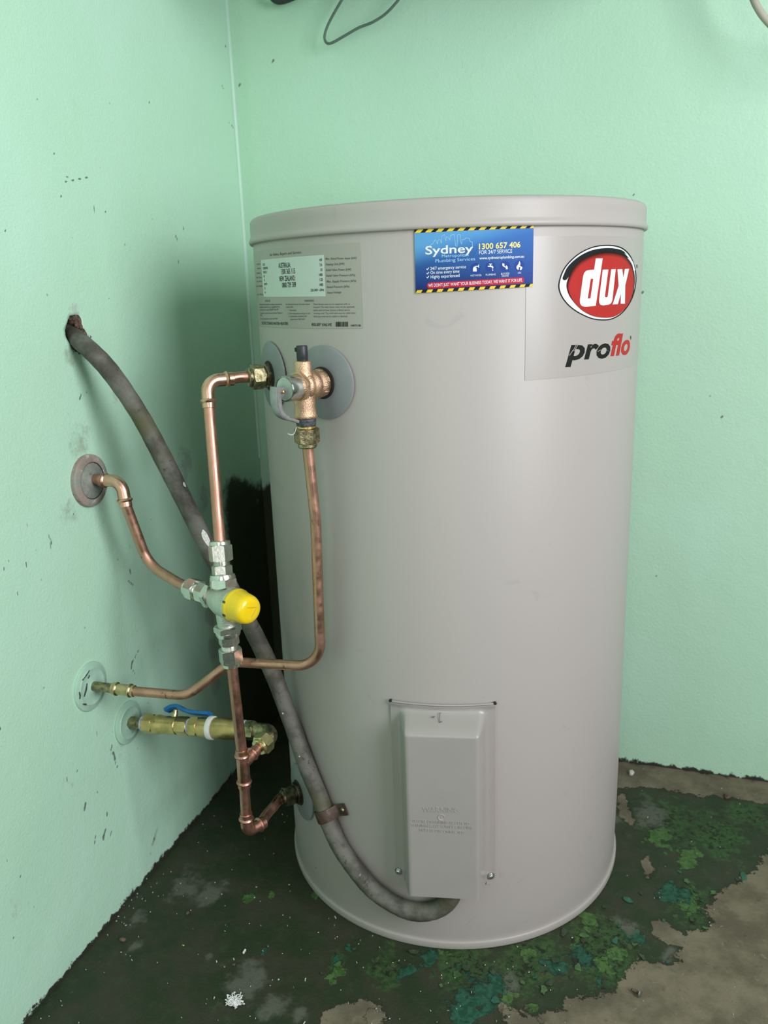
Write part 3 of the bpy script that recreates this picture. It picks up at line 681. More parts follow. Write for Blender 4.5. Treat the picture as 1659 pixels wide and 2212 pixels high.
for i in range(6):
    t = i/5; m = plain('emblem red %d' % i, tuple(np.array((.05, .008, .007))*(1-t)+np.array((.42, .028, .024))*t), .55, var=.03, spec=.12, flat=True)
    q = Q2(.0012+.00008*i); q.poly(smooth2(shrink(RED, 1-.035*t, 6*t, 30*t if i else 0))); q.build('red_field', m, emb)
q = Q2(.0012); q.poly([(1198, 735), (1262, 780), (1300, 850), (1318, 925), (1300, 930), (1285, 860), (1255, 800)]); q.build('highlight', M['white'], emb)
q = Q2(.0018)
q.poly([(890, 795), (965, 795), (890, 1310), (800, 1320), (765, 1320), (738, 1312), (720, 1288), (716, 1250), (752, 990), (764, 952), (785, 930), (815, 922), (872, 917)], [(835, 1018), (862, 1016), (832, 1228), (803, 1231)])
q.poly([(965, 918), (1027, 916), (990, 1195), (990, 1212), (998, 1219), (1012, 1218), (1020, 1205), (1057, 914), (1107, 912), (1070, 1250), (1056, 1282), (1030, 1298), (970, 1306), (940, 1300), (926, 1275), (926, 1240)])
q.poly([(1125, 914), (1178, 912), (1188, 1002), (1206, 910), (1252, 908), (1210, 1090), (1207, 1288), (1160, 1288), (1162, 1180), (1130, 1292), (1072, 1296), (1138, 1092)])
q.build('emblem_lettering', M['white'], emb)
q = Q2(.0006); q.text('pro', (560, 1893), (1045, 1866), 178*1.24, .032, .22); wm = q.build('lettering', M['ink'], brand)
q = Q2(.0006); q.text('flo', (1050, 1848), (1258, 1828), 178*1.24, .032, .22); q.build('red_lettering', M['red'], brand)
for p, r_ in (((640, 1800), (680, 1722)), ((655, 1800), (697, 1724)), ((600, 1850), (640, 1790)), ((908, 1806), (940, 1788)), ((1000, 1790), (1032, 1800))):
    q = Q2(.0008); q.poly([p, (p[0]+5, p[1]+3), (r_[0]+5, r_[1]+3), r_]); q.build('swoosh', M['film2'], brand)
for cx_, cy_ in ((1338, 882), (1270, 1656)):
    q = Q2(.0006); q.poly([(cx_+7*math.cos(k), cy_+22*math.sin(k)) for k in np.linspace(0, 6.0, 12)]); q.build('registered_mark', M['ink_grey'], brand)

# ---- plumber's magnet stuck under the lid
CR3 = (860, 460, 320/1659)
u0, z1 = tank_uv((895, 496), TR+.001)[0], .9155; u1 = tank_uv((1152.5, 484), TR+.001)[0]; z0 = .8505
mag = thing('magnet_sign', tuple(tank_pt((u0+u1)/2, z0)), 'blue plumbing service magnet with yellow and black hazard edges', 'sign')
q = Print(TR, CR3); v = [(u0, z0), (u1, z0+.0025), (u1, z1+.0012), (u0, z1)]; q.raw(v, [(0, 1, 2, 3)])
def blue_mat():
    t = NT('blue gradient print'); g = t.noise(18, 3)
    z = t.n('ShaderNodeSeparateXYZ', {0: t.pos()})
    h = t.ramp(z.outputs[2], z0, z1, 0, 1, smooth=False)
    x = t.ramp(z.outputs[0], .455, .575, 0, 1, smooth=False)
    c = t.mix(h, (.008, .013, .115), (.042, .18, .48))
    c = t.mix(t.math('MULTIPLY', t.ramp(t.math('SUBTRACT', h, t.math('MULTIPLY', x, .5)), .35, .75), .8), c, (.12, .35, .62))
    c = t.mix(t.math('MULTIPLY', t.ramp(x, .55, 1.0), .35), c, (.01, .06, .34))
    t.out(col=c, rough=.5, spec=.15); return t.m
panel = q.build('panel', blue_mat(), mag, .0004, thick=.0009)
def Q3(l=.0015): return Print(TR+l, CR3)
def sv(s, t): return (u0+s*(u1-u0), (z0+.0025*s)*(1-t)+(z1+.0012*s)*t)
def quad(q, s0, s1, sl, t0, t1):
    pts = [(s0, t0), (s1, t0), (min(1, s1+sl), t1), (min(1, max(0, s0+sl)), t1)]; q.raw([sv(max(0, min(1, a)), b) for a, b in pts], [(0, 1, 2, 3)])
q = Q3(.0014); quad(q, 0, 1, 0, .935, 1); quad(q, 0, 1, 0, 0, .048); q.build('black_edge', M['ink'], mag)
M['hazard'] = plain('hazard yellow print', (.74, .52, .035), .5, var=.04, spec=.15, flat=True)
for k in range(12):
    q = Q3(.0016); quad(q, -.0+k*.0875, .048+k*.0875, .036, .935, 1); q.build('hazard_stripe', M['hazard'], mag)
    q = Q3(.0016); quad(q, .0+k*.0875, .045+k*.0875, .014, 0, .044); q.build('hazard_stripe', M['hazard'], mag)
q = Q3(); T = q.text
M['skyline'] = plain('pale blue print', (.36, .58, .78), .5, var=.03, spec=.12, flat=True)
T('1300 657 406', (905, 408), (1370, 384), 62, .022); q.build('phone_number', plain('yellow print', (.80, .66, .20), .5, var=.03, spec=.12, flat=True), mag)
q = Q3(); T = q.text
T('Sydney', (305, 465), (840, 440), 90, .014); T('FOR 24/7 SERVICE', (905, 464), (1278, 446), 42, .004); T('www.sydmetroplumbing.com.au', (910, 522), (1410, 500), 30, .016)
T('24/7 emergency service', (360, 640), (760, 618), 34, .006); T('On time every time', (362, 685), (686, 668), 34, .006); T('Highly experienced', (365, 734), (688, 714), 34, .006)
T('HOT WATER', (812, 712), (934, 708), 20); T('PLUMBING', (982, 703), (1092, 697), 20); T('BLOCKED', (1152, 692), (1247, 687), 20); T('DRAINS', (1163, 716), (1238, 712), 20); T('GAS', (1340, 680), (1377, 678), 19)
for x, y in ((314, 640), (316, 688), (316, 732)): q.poly([(x, y-12), (x+8, y-18), (x+13, y-9), (x+28, y-30), (x+33, y-25), (x+14, y+2)])
q.build('white_lettering', M['white'], mag)
q = Q3(); q.text('Metropolitan', (490, 500), (788, 484), 34); q.text('Plumbing Services', (418, 556), (862, 530), 36)
sky = [(345, 390), (345, 378), (375, 350), (390, 345), (392, 330), (420, 300), (440, 350), (442, 310), (470, 298), (485, 340), (488, 262), (520, 240), (530, 310), (545, 265), (580, 300), (582, 265), (600, 245), (630, 243), (642, 370), (660, 372), (664, 245), (695, 245), (697, 320), (712, 350), (715, 300), (750, 295), (755, 280), (800, 285), (805, 320), (830, 325), (832, 380)]
for p, r_ in zip(sky[:-1], sky[1:]):
    d = unit((r_[0]-p[0], r_[1]-p[1], 0)); nx, ny = -d[1]*2.2, d[0]*2.2
    q.poly([(p[0]+nx, p[1]+ny), (p[0]-nx, p[1]-ny), (r_[0]-nx, r_[1]-ny), (r_[0]+nx, r_[1]+ny)])
q.build('skyline_print', M['skyline'], mag)
for i, (x, y) in enumerate(((868, 620), (1034, 607), (1196, 597), (1358, 590))):
    q = Q3(.0014); q.poly([(x+57*math.cos(k), y+60*math.sin(k)) for k in np.linspace(0, 2*math.pi, 28)[:-1]])
    ic = q.build('icon_disc', plain('icon blue %d' % i, (.015, .05, .27), .5, var=.03, spec=.12, flat=True), mag)
    q = Q3(.0017)
    if i == 0:
        q.poly([(838, 622), (848, 602), (866, 600), (880, 622), (880, 655), (838, 655)]); q.poly([(862, 600), (866, 592), (895, 592), (900, 578), (906, 578), (906, 612), (898, 612), (894, 602), (872, 604)])
    elif i == 1:
        q.poly([(1005, 592), (1030, 588), (1030, 576), (1018, 576), (1018, 568), (1052, 568), (1052, 576), (1040, 576), (1040, 588), (1058, 592), (1066, 604), (1066, 622), (1052, 622), (1050, 608), (1035, 608), (1020, 604), (1005, 606)]); q.poly([(1058, 628), (1066, 640), (1060, 650), (1052, 640)])
    elif i == 2:
        q.poly([(1166, 566), (1190, 566), (1190, 592), (1206, 604), (1206, 588), (1214, 588), (1228, 606), (1228, 630), (1206, 630), (1206, 614), (1184, 604), (1168, 590)])
    else:
        q.poly(smooth2([(1360, 540), (1370, 575), (1362, 590), (1380, 600), (1392, 612), (1378, 640), (1362, 632), (1368, 612), (1354, 608), (1346, 638), (1326, 618), (1328, 596), (1345, 575)], 3))
    q.build('icon', M['white'], ic)
q = Q3(.0015); a0, b0 = q.uv((322, 850)); a1, b1 = q.uv((1412, 786)); hgt = q.uv((322, 782))[1]-b0
v, f = poly2d([[(x, y) for x, y in [(.002*math.cos(k)*(1)+(a0+.002 if c else a1-.002), .0)+() for k in (0,) for c in (0,)]] or []]) if False else (None, None)
lp = []
for cx_, s0 in ((a1-hgt/2, -90), (a0+hgt/2, 90)):
    for k in range(9):
        an = math.radians(s0+22.5*k); x = cx_+hgt/2*math.cos(an); t = (x-a0)/(a1-a0); lp.append((x, b0+hgt/2+t*(b1-b0)+hgt/2*math.sin(an)))
v, f = poly2d([lp]); q.raw(v, f); ban = q.build('slogan_banner', plain('crimson banner', (.48, .012, .04), .5, var=.04, spec=.12, flat=True), mag)
q = Q3(.0018); q.text("WE DON'T JUST WANT YOUR BUSINESS TODAY, WE WANT IT FOR LIFE.", (338, 830), (1392, 768), 34, .012); q.build('slogan', M['white'], ban)

# ---- element cover at the foot of the tank
CA = -79.3; CN = radial(CA); CS = np.cross((0, 0, 1), CN); CO = V3(TCX, TCY, 0)+CN*TR
def cpt(s, z, d): return CO+CS*s+CN*d+V3(0, 0, 1)*z
def surf(s, d=0.0): a = s/TR; return TR*math.cos(a)-TR+d*math.cos(a), TR*math.sin(a)+d*math.sin(a)
def fp(s, z, d): dd, ss = surf(s, d); return cpt(ss, z, dd)
SS = np.concatenate([[-.0645, -.0635, -.057, -.0535], np.linspace(-.052, -.0440, 7), np.linspace(-.040, .040, 9), np.linspace(.0440, .052, 7), [.0535, .057, .0635, .0645]])
ZZ = np.concatenate([[.108, .1085], np.linspace(.111, .115, 3), np.linspace(.14, .325, 8), np.linspace(.331, .3395, 6), np.linspace(.343, .3535, 6), [.3575, .3605, .3625]])
def sm(x): x = np.clip(x, 0, 1); return x*x*(3-2*x)
mb = MB(); v = []; f = []; nS, nZ = len(SS), len(ZZ)
for z in ZZ:
    for s in SS:
        w = sm((.0545-abs(s))/.0105); top = sm((.3565-z)/.020)
        dd, ss = surf(s, .0026); dface = .0325-.0005
        d = dd+(dface-dd)*w*top; sx = ss+(s*.985-ss)*w
        zz = z+(.0045*(sm((abs(s)-.0)/.05)))*0
        if z >= .3605: d += .0022
        v.append(cpt(sx, zz, d))
for k in range(nZ-1):
    for i in range(nS-1): f.append((k*nS+i, k*nS+i+1, (k+1)*nS+i+1, (k+1)*nS+i))
# bottom wall of the box
b0i = len(v)
for s in SS:
    w = sm((.0545-abs(s))/.0105); v.append(np.array(v[list(SS).index(s)])-CN*max(0.0, (.0325-.0005)*w*.8))
for i in range(nS-1): f.append((i+1, i, b0i+i, b0i+i+1))
mb.add(v, f)
cover = part('element_cover', mb, M['cover'], heater, label='pressed steel element cover with embossed warning', sharp=70)
mb = MB(); sweep(mb, [fp(s_, .3632, .0030) for s_ in np.linspace(-.0645, .0645, 25)], .0013, 8); part('top_lip', mb, M['cover'], cover)
for s0 in (-1, 1):   # screw tabs below the flange
    mb = MB(); pts = []
    for (s, z) in ((.0535, .122), (.0650, .122), (.0650, .106), (.0635, .1035), (.0600, .1022), (.0535, .1022)): pts.append((s*s0, z))
    v = [fp(s, z, .0012) for s, z in pts]+[fp(s, z, .0024) for s, z in pts]; n = len(pts)
    mb.add(v, [tuple(range(n)), tuple(range(2*n-1, n-1, -1))]+[(i, (i+1) % n, n+(i+1) % n, n+i) for i in range(n)])
    part('screw_tab', mb, M['tank'], cover)
    s = -.0610 if s0 < 0 else .0590; z = .1150
    o = fp(s, z, .0024); a = math.atan2(o[1]-TCY, o[0]-TCX); d = V3(math.cos(a), math.sin(a), 0)
    mb = MB(); lathe(mb, [(.0052, 0), (.0052, .0008), (.0044, .0010)], o, d, 20); hexnut(mb, .0037, .0008, .0026, o, d); lathe(mb, [(.0034, .0024), (.0032, .0032), (.0022, .0040), (.0008, .0042)], o, d, 18)
    part('screw', mb, M['steel'], cover, label='zinc plated cover screw')
for s in (-.0640, .0640):
    mb = MB(); o = fp(s, .3640, .0022); lathe(mb, [(.0020, 0), (.0020, .0024), (.001, .0026)], o, V3(*np.array(o-np.array(C0))*[1, 1, 0]), 8)
    part('corner_slot', mb, M['hole'], cover)
CR4 = (840, 1480, 260/1198)
def face_uv(p):
    x0, y0, k = CR4; r = ray((x0+p[0]*k, y0+p[1]*k)); o = CO+CN*.0325; t = ((o-EYE)@CN)/(r@CN); X = EYE+t*r; return (X-CO)@CS, X[2]
def face_text(items, name):
    mb = MB()
    for txt, p0, p1, h, bold in items:
        v, f = text2d(txt, bold); s0, zz0 = face_uv(p0); s1, zz1 = face_uv(p1); k = (face_uv((p0[0], p0[1]-h))[1]-zz0)/CAPH
        x0, x1 = v[:, 0].min(), v[:, 0].max(); t = (v[:, 0]-x0)/(x1-x0)
        top = [cpt(s0+tt*(s1-s0), zz0+tt*(zz1-zz0)+y*k, .0325) for tt, y in zip(t, v[:, 1])]
        bot = [p-CN*.0009 for p in top]; n = len(top); ec = {}
        for q in f:
            for i in range(len(q)): e = (q[i], q[(i+1) % len(q)]); ec[e] = 1
        sides = [(a_, b_, n+b_, n+a_) for a_, b_ in ec if (b_, a_) not in ec]
        mb.add(top+bot, list(f)+sides)
    return part(name, mb, M['emboss'], cover, label='raised moulded lettering')
face_text([('WARNING', (335, 1262), (695, 1270), 48, .008), ('BEFORE OBTAINING ACCESS TO', (240, 1366), (802, 1394), 26, 0), ('TERMINALS, ALL SUPPLY CIRCUITS', (220, 1406), (828, 1436), 26, 0), ('MUST BE DISCONNECTED', (305, 1454), (750, 1483), 26, 0)], 'embossed_lettering')
s, z = face_uv((523, 1320)); mb = MB(); lathe(mb, [(.0048, -.0006), (.0046, .0002), (.0034, .0002), (.0026, -.0004), (.0012, -.0004), (.0010, .0004)], cpt(s, z, .0325), CN, 20)
part('rivet', mb, M['emboss'], cover)
CR5 = CR4; mb = MB()
for p, r_ in (((505, 280), (505, 372)), ((505, 372), (532, 362)), ((505, 280), (520, 278)), ((425, 322), (462, 308)), ((440, 318), (455, 326))):
    def topuv(p):
        x0, y0, k = CR4; rr_ = ray((x0+p[0]*k, y0+p[1]*k)); n_ = unit(CN*.55+V3(0, 0, .83)); o = cpt(0, .3455, .0195); t = ((o-EYE)@n_)/(rr_@n_); return EYE+t*rr_
    A, B = topuv(p)+V3(0, -.0004, .0004), topuv(r_)+V3(0, -.0004, .0004); sweep(mb, [A, (A+B)/2, B], .0004, 6)
part('pen_mark', mb, M['ink_grey'], cover)

# ================================================================== relief valve
RA = radial(REL); RO = tpt(REL, 0, RZ); RT = np.cross((0, 0, 1), RA); RL0 = .036
def rp(l, z=0.0, s=0.0): return RO+RA*l+V3(0, 0, z)+RT*s
rv = thing('relief_valve', tuple(rp(RL0, -.035)), 'cast bronze pressure relief valve with grey easing lever, screwed into the tank', 'valve')
mb = MB()
lathe(mb, [(.0135, .006), (.0158, .008), (.0162, .012), (.0160, .0165), (.0148, .0185), (.0146, .0205), (.0162, .0228), (.0168, .0255), (.0166, .0290), (.0157, .0312), (.0155, .0335), (.0166, .0360), (.0166, .0392), (.0150, .0410), (.0146, .0425), (.0150, .0445), (.0150, .0490), (.0142, .0520)], RO, RA, 40)
lathe(mb, [(.0124, -.002), (.0124, -.016), (.0122, -.0235), (.0126, -.030), (.0134, -.0325), (.0134, -.0352), (.0122, -.0362)], rp(RL0), (0, 0, 1), 36)
lathe(mb, [(.0128, .004), (.0112, .0125), (.0100, .0165), (.0098, .0268), (.0088, .0280)], rp(RL0), (0, 0, 1), 36)
rbody = part('body', mb, M['bronze'], rv, sharp=55)
for s_ in range(6):
    a_ = math.pi/3*s_+.35; d_ = RT*math.cos(a_)+V3(0, 0, math.sin(a_)); t_ = np.cross(RA, d_)
    mb = MB(); boxm(mb, RO+RA*.0125+d_*.0158, .0036, .0034, .0010, RA, t_, d_, .0006); part('spanner_flat', mb, M['bronze'], rbody)
mb = MB(); hexnut(mb, .0158, .0422, .0484, RO, RA, rot=.3); part('hex_collar', mb, M['bronze'], rv)
mb = MB(); lathe(mb, [(.0128, .0490), (.0143, .0496), (.0145, .0530), (.0145, .0660), (.0138, .0680), (.0132, .0676), (.0128, .0664), (.0030, .0664)], RO, RA, 44); plate_ = part('bonnet', mb, M['chrome'], rv, label='polished round bonnet with stamped plate')
mb = MB(); lathe(mb, [(.0122, .0660), (.0122, .0671), (.0005, .0673)], RO, RA, 40); part('name_plate', mb, plain('pale stamped plate', (.45, .52, .46), .35, .3, var=.1, scale=200), plate_)
mb = MB(); lathe(mb, [(.0062, .0272), (.0062, .0300), (.0064, .0305), (.0064, .0435), (.0057, .0448), (.003, .0450)], rp(RL0), (0, 0, 1), 28); capo = part('drain_cap', mb, M['black'], rv)
mb = MB(); boxm(mb, rp(RL0, .0405, -.0035)+RA*.0045, .0016, .0018, .0022, RT, RA, (0, 0, 1)); part('notch', mb, M['hole'], capo)
lev = smooth([rp(.0785, .0035, -.004), rp(.0800, -.006, -.004), rp(.0800, -.0165, -.0035), rp(.0770, -.0255, -.003), rp(.0690, -.0315, -.002), rp(.0590, -.0350, -.001), rp(.0495, -.0385, 0)], 7)
n = len(lev); mb = MB(); sweep(mb, lev, [(.0056-.0032*(i/n)**1.5, .0017) for i in range(n)], sec=RRECT, ref=RT)
lever = part('lever', mb, M['lever'], rv, sharp=50)
for s_ in (-1, 1):
    mb = MB(); k = int(n*.72); sweep(mb, [p+RT*s_*(.0052-.003*(i/n)**1.5)-RA*.0026 for i, p in enumerate(lev[:k])], [(.0011, .0034*(1-.5*i/k)) for i in range(k)], sec=RRECT, ref=RT); part('lever_rib', mb, M['lever'], lever)
mb = MB(); boxm(mb, rp(.0725, -.003, -.004), .0040, .0065, .0055, RT, RA, (0, 0, 1), .0012); part('lever_fork', mb, M['lever'], lever)
mb = MB(); lathe(mb, [(.0019, -.007), (.0019, .0075), (.0012, .0080), (.0011, .0066)], rp(.0735, -.002, -.002), RT, 14); part('pivot_pin', mb, M['brass'], lever)
mb = MB()
for j in range(2): sweep(mb, [rp(RL0+.0131*math.cos(.0)-.0, -.012-.004*j, .0) + RA*.0 + RT*x for x in (-.001, .001)], .0002, 4)
mb = MB(); p_ = rp(RL0, -.018); A_ = unit(EYE-p_)*V3(1, 1, 0); A_ = unit(unit(A_)*1+np.cross((0, 0, 1), unit(A_))*.55)
for w_ in ((-.0014, .004, -.0014, -.002), (.0014, .004, .0014, -.002), (-.0014, .004, .0014, .004), (-.0024, -.002, 0, -.0065), (.0024, -.002, 0, -.0065)):
    t_ = np.cross((0, 0, 1), A_); sweep(mb, [p_+A_*.0119+t_*w_[0]+V3(0, 0, w_[1]), p_+A_*.0119+t_*w_[2]+V3(0, 0, w_[3])], .00032, 6)
part('flow_arrow', mb, M['bronze'], rbody)

# relief drain pipe
dp = thing('drain_pipe', tuple(rp(RL0, -.075)), 'thin copper drain pipe from relief valve down and across to the painted wall flange', 'pipe')
DX = rp(RL0); RD = .0064
mb = MB(); lathe(mb, [(.0112, -.0360), (.0116, -.0368), (.0116, -.0395), (.0109, -.0402), (.0116, -.0412), (.0113, -.0440), (.0100, -.0450)], DX, (0, 0, 1), 30); part('thread_seal', mb, M['tape'], dp)
mb = MB(); lathe(mb, [(.0100, -.0440), (.0112, -.0455), (.0112, -.0472), (.0105, -.0480)], DX, (0, 0, 1), 30); part('thread', mb, M['brass'], dp)
mb = MB(); hexnut(mb, .0126, -.0650, -.0476, DX, (0, 0, 1), ref=A_, rot=.52); lathe(mb, [(.0108, -.0648), (.0110, -.0690), (.0098, -.0705), (.0064, -.0705)], DX, (0, 0, 1), 32); part('compression_nut', mb, M['brass_dirty'], dp)
mb = MB(); sweep(mb, smooth([DX+V3(-.008, -.010, -.0455), DX+V3(-.011, -.010, -.052), DX+V3(-.014, -.011, -.054), DX+V3(-.019, -.010, -.053)], 5), .0005, 6); part('tape_thread', mb, M['white_plastic'], dp)
ros2 = V3(0, -.562, .352)
pd = [DX+V3(0, 0, -.069), DX+V3(.003, .004, -.16), on_y((691, 1330), -.533), on_y((693, 1440), -.530), on_y((640, 1452), -.530), on_y((500, 1430), -.530), on_y((405, 1503), -.548), on_y((330, 1497), -.556), on_y((288, 1493), -.560)]
path = fillet([pd[0], pd[1], pd[3], pd[5], pd[6], pd[8]], [.3, .036, .042, .042], 14)
mb = MB(); sweep(mb, path, RD, 22); part('tube', mb, M['copper_old'], dp)
cp0, cp1 = on_y((290, 1493), -.560), on_y((212, 1483), -.562)
ax = unit(cp1-cp0); L = np.linalg.norm(cp1-cp0)
mb = MB(); r = RD
lathe(mb, [(r, -.001), (r+.0013, 0), (r+.0013, .0035), (r+.0026, .0048), (r+.0030, .0062), (r+.0026, .0076), (r+.0012, .0088), (r+.0010, .0240), (r+.0026, .0252), (r+.0030, .0266), (r+.0026, .0280), (r+.0012, .0292), (r+.0012, .0325), (r, .0330)], cp0, ax, 28); part('coupling', mb, M['gunmetal'], dp)
mb = MB(); sweep(mb, [cp0+ax*.032, cp0+ax*(L+.012)], RD, 20); part('wall_stub', mb, M['brass_dirty'], dp)

# ================================================================== wall flanges
def flange(c, r, mat, label, prof, chips=0):
    o = thing('wall_flange', tuple(c), label, 'flange'); mb = MB(); lathe(mb, [(r*a_, b_) for a_, b_ in prof], c, (1, 0, 0), 56); d = part('disc', mb, mat, o, sharp=50)
    return o, d
f1, d1 = flange(V3(0, -.5095, .6245), .0348, M['rosette'], 'corroded pinkish metal wall flange below the conduit hole', [(1, -.003), (1.0, .0040), (.985, .0058), (.95, .0064), (.76, .0080), (.715, .0078), (.69, .0056), (.66, .0056), (.62, .0066), (.30, .0100), (.24, .0105), (.2, .010)])
mb = MB(); lathe(mb, [(.0239, .0060), (.0235, .0068), (.0200, .0076), (.0105, .0102), (.0085, .0112), (.0070, .0112)], (0, -.5095, .6245), (1, 0, 0), 48)
part('inner_dish', mb, M['dish'], f1, label='greyish worn dish inside the rim')
mb = MB(); lathe(mb, [(.0252, .0050), (.0252, .0074), (.0241, .0074), (.0241, .0050)], (0, -.5095, .6245), (1, 0, 0), 48); part('groove', mb, M['bare_metal'], f1)
f2, d2 = flange(ros2, .0335, M['rosette_paint'], 'mint painted wall flange with chipped dark patches, behind the drain pipe', [(1, -.003), (1, .0022), (.96, .0034), (.80, .0032), (.74, .0050), (.70, .0046), (.62, .0040), (.3, .0052), (.22, .0070), (.2, .0068)])
f3, d3 = flange(V3(0, -.493, .259), .0315, M['rosette_paint'], 'mint painted wall flange behind the brass stop valve', [(1, -.003), (1, .0022), (.96, .0032), (.80, .0030), (.74, .0048), (.70, .0044), (.62, .0036), (.3, .0044), (.2, .005)])
mb = MB()
for p, q_, w in (((193, 1448), (178, 1470), .0009), ((188, 1476), (182, 1505), .0015), ((193, 1458), (190, 1466), .0008), ((172, 1495), (173, 1510), .0008), ((180, 1521), (187, 1523), .0012)):
    A, B = on_x(p, .0048), on_x(q_, .0048); sweep(mb, [A, (A+B)/2+V3(.0002, .0008, 0), B], [(.0005, w*.5), (.0005, w), (.0005, w*.4)], sec=RRECT, ref=(1, 0, 0))
part('paint_chip', mb, M['bare_metal'], f2, label='dark chips in the paint')

# ================================================================== pipework helpers
RH = .0069
def press_end(mb, org, axis, r=RH, body=.0011):
    lathe(mb, [(r+body, -.001), (r+body, .0065), (r+.0012, .0080), (r+.0027, .0090), (r+.0034, .0104), (r+.0027, .0118), (r+.0014, .0128), (r+.0014, .0185), (r+.0008, .0190), (r, .0190)], org, axis, 28)
def press_elbow(corner, d0, d1, rad=.016, r=RH):
    """d0, d1 unit directions from the corner towards each leg; returns mesh and the two ends"""
    d0, d1 = unit(d0), unit(d1); th = math.acos(d0@d1); t = rad/math.tan(th/2); mb = MB()
    pa = fillet([corner+d0*(t+.001), corner, corner+d1*(t+.001)], rad, 12); sweep(mb, pa, r+.0011, 26)
    press_end(mb, corner+d0*t, d0, r); press_end(mb, corner+d1*t, d1, r); return mb, corner+d0*(t+.017), corner+d1*(t+.017)

# ================================================================== thermostatic mixing valve
VC = dep((485, 1298), 1.015); VA = unit(V3(.9, -.43, 0))
HE = tpt(HOT, .085, HZ)                      # hot elbow corner
CB = V3(*dep((534, 1797), 1.105))            # cold elbow corner at the bottom
CT = V3(*dep((525, 1648), 1.075))            # tee centre
VU = unit(HE-VC); VD = unit(CT-VC)
mv = thing('mixing_valve', tuple(VC), 'nickel plated three way mixing valve with bright yellow cap', 'valve')
mb = MB(); lathe(mb, [(.0105, -.030), (.0118, -.026), (.0128, -.021), (.0165, -.013), (.0192, -.004), (.0198, .006), (.0200, .014), (.0208, .019), (.0212, .0215), (.0205, .0228)], VC, VA, 44)
lathe(mb, [(.0125, .002), (.0128, .012), (.0118, .018)], VC, VU, 32); lathe(mb, [(.0125, .002), (.0125, .020), (.0118, .034)], VC, VD, 32)
mbody = part('body', mb, M['nickel_cast'], mv, sharp=55)
mb = MB()
for i, ch in enumerate('VALVE'[:3]): pass
def port(d, spec, ref):
    for nm, kind, r_, h0, h1, rot in spec:
        mb = MB()
        if kind == 'hex': hexnut(mb, r_, h0, h1, VC, d, ref=ref, rot=rot)
        elif kind == 'nut': hexnut(mb, r_, h0, h1-.0045, VC, d, ref=ref, rot=rot); lathe(mb, [(r_*.99, h1-.0055), (r_*.99, h1-.0008), (r_*.94, h1), (RH+.0016, h1), (RH+.0012, h1-.003)], VC, d, 36)
        elif kind == 'collar': hexnut(mb, r_, h0, h1, VC, d, ref=ref, rot=rot, both=False); lathe(mb, [(r_*1.03, h1-.0006), (r_*1.05, h1+.002), (r_*.98, h1+.0055), (r_*.80, h1+.0065)], VC, d, 36)
        else:
            pr = []; n_ = 4
            for k in range(n_): w = (h1-h0)/n_; pr += [(r_*.93, h0+w*k), (r_, h0+w*(k+.5))]
            lathe(mb, pr+[(r_*.93, h1)], VC, d, 28)
        part(nm, mb, M['nickel'], mv)
vref = V3(.954, .30, 0)
port(VU, [('union_nut', 'collar', .0152, .0165, .0275, .35), ('adapter', 'hex', .0112, .030, .0445, .52), ('thread', 'thr', .0104, .044, .050, 0), ('compression_nut', 'nut', .0128, .0495, .0745, .52)], vref)
port(VD, [('union_nut', 'collar', .0150, .0320, .0400, .35), ('adapter', 'hex', .0112, .0440, .0580, .52), ('thread', 'thr', .0106, .0575, .0645, 0), ('compression_nut', 'nut', .0128, .0635, .0870, .52)], vref)
port(-VA, [('port_hex', 'hex', .0142, .0235, .0330, .2), ('adapter', 'hex', .0118, .0330, .0500, .5), ('thread', 'thr', .0108, .0495, .0560, 0), ('compression_nut', 'nut', .0130, .0550, .0760, .4)], V3(0, 0, 1))
mb = MB(); lathe(mb, [(.0204, .0222), (.0209, .0228), (.0209, .0262), (.0202, .0275), (.0200, .0290), (.0192, .0340), (.0184, .0420), (.0176, .0465), (.0162, .0495), (.0135, .0515), (.0095, .0523), (.0004, .0525)], VC, VA, 48)
ycap = part('cap', mb, M['yellow'], mv, label='glossy yellow plastic cap', sharp=60)
vz = V3(0, 0, 1); vs = np.cross(vz, VA)
mb = MB(); ce = VC+VA*.0524
tri = [ce+vs*.0085+vz*.002, ce-vs*.0055+vz*.0058, ce-vs*.0010-vz*.0085]
for A, B in ((0, 1), (0, 2)): sweep(mb, [tri[A]-VA*.0006, (tri[A]+tri[B])/2+VA*.0001, tri[B]-VA*.0006], .0007, 8)
part('pointer_mark', mb, M['yellow_dark'], ycap)
mb = MB()
for zz_ in (.010, -.006): boxm(mb, VC+VA*.0246-unit(V3(VA[1], -VA[0], 0))*.0+unit(np.cross(VA, vz))*0+vz*zz_-vs*math.sqrt(.0208**2-zz_**2), .0022, .0016, .0006, VA, vz, vs)
part('cap_slot', mb, M['brass_dark'], ycap)

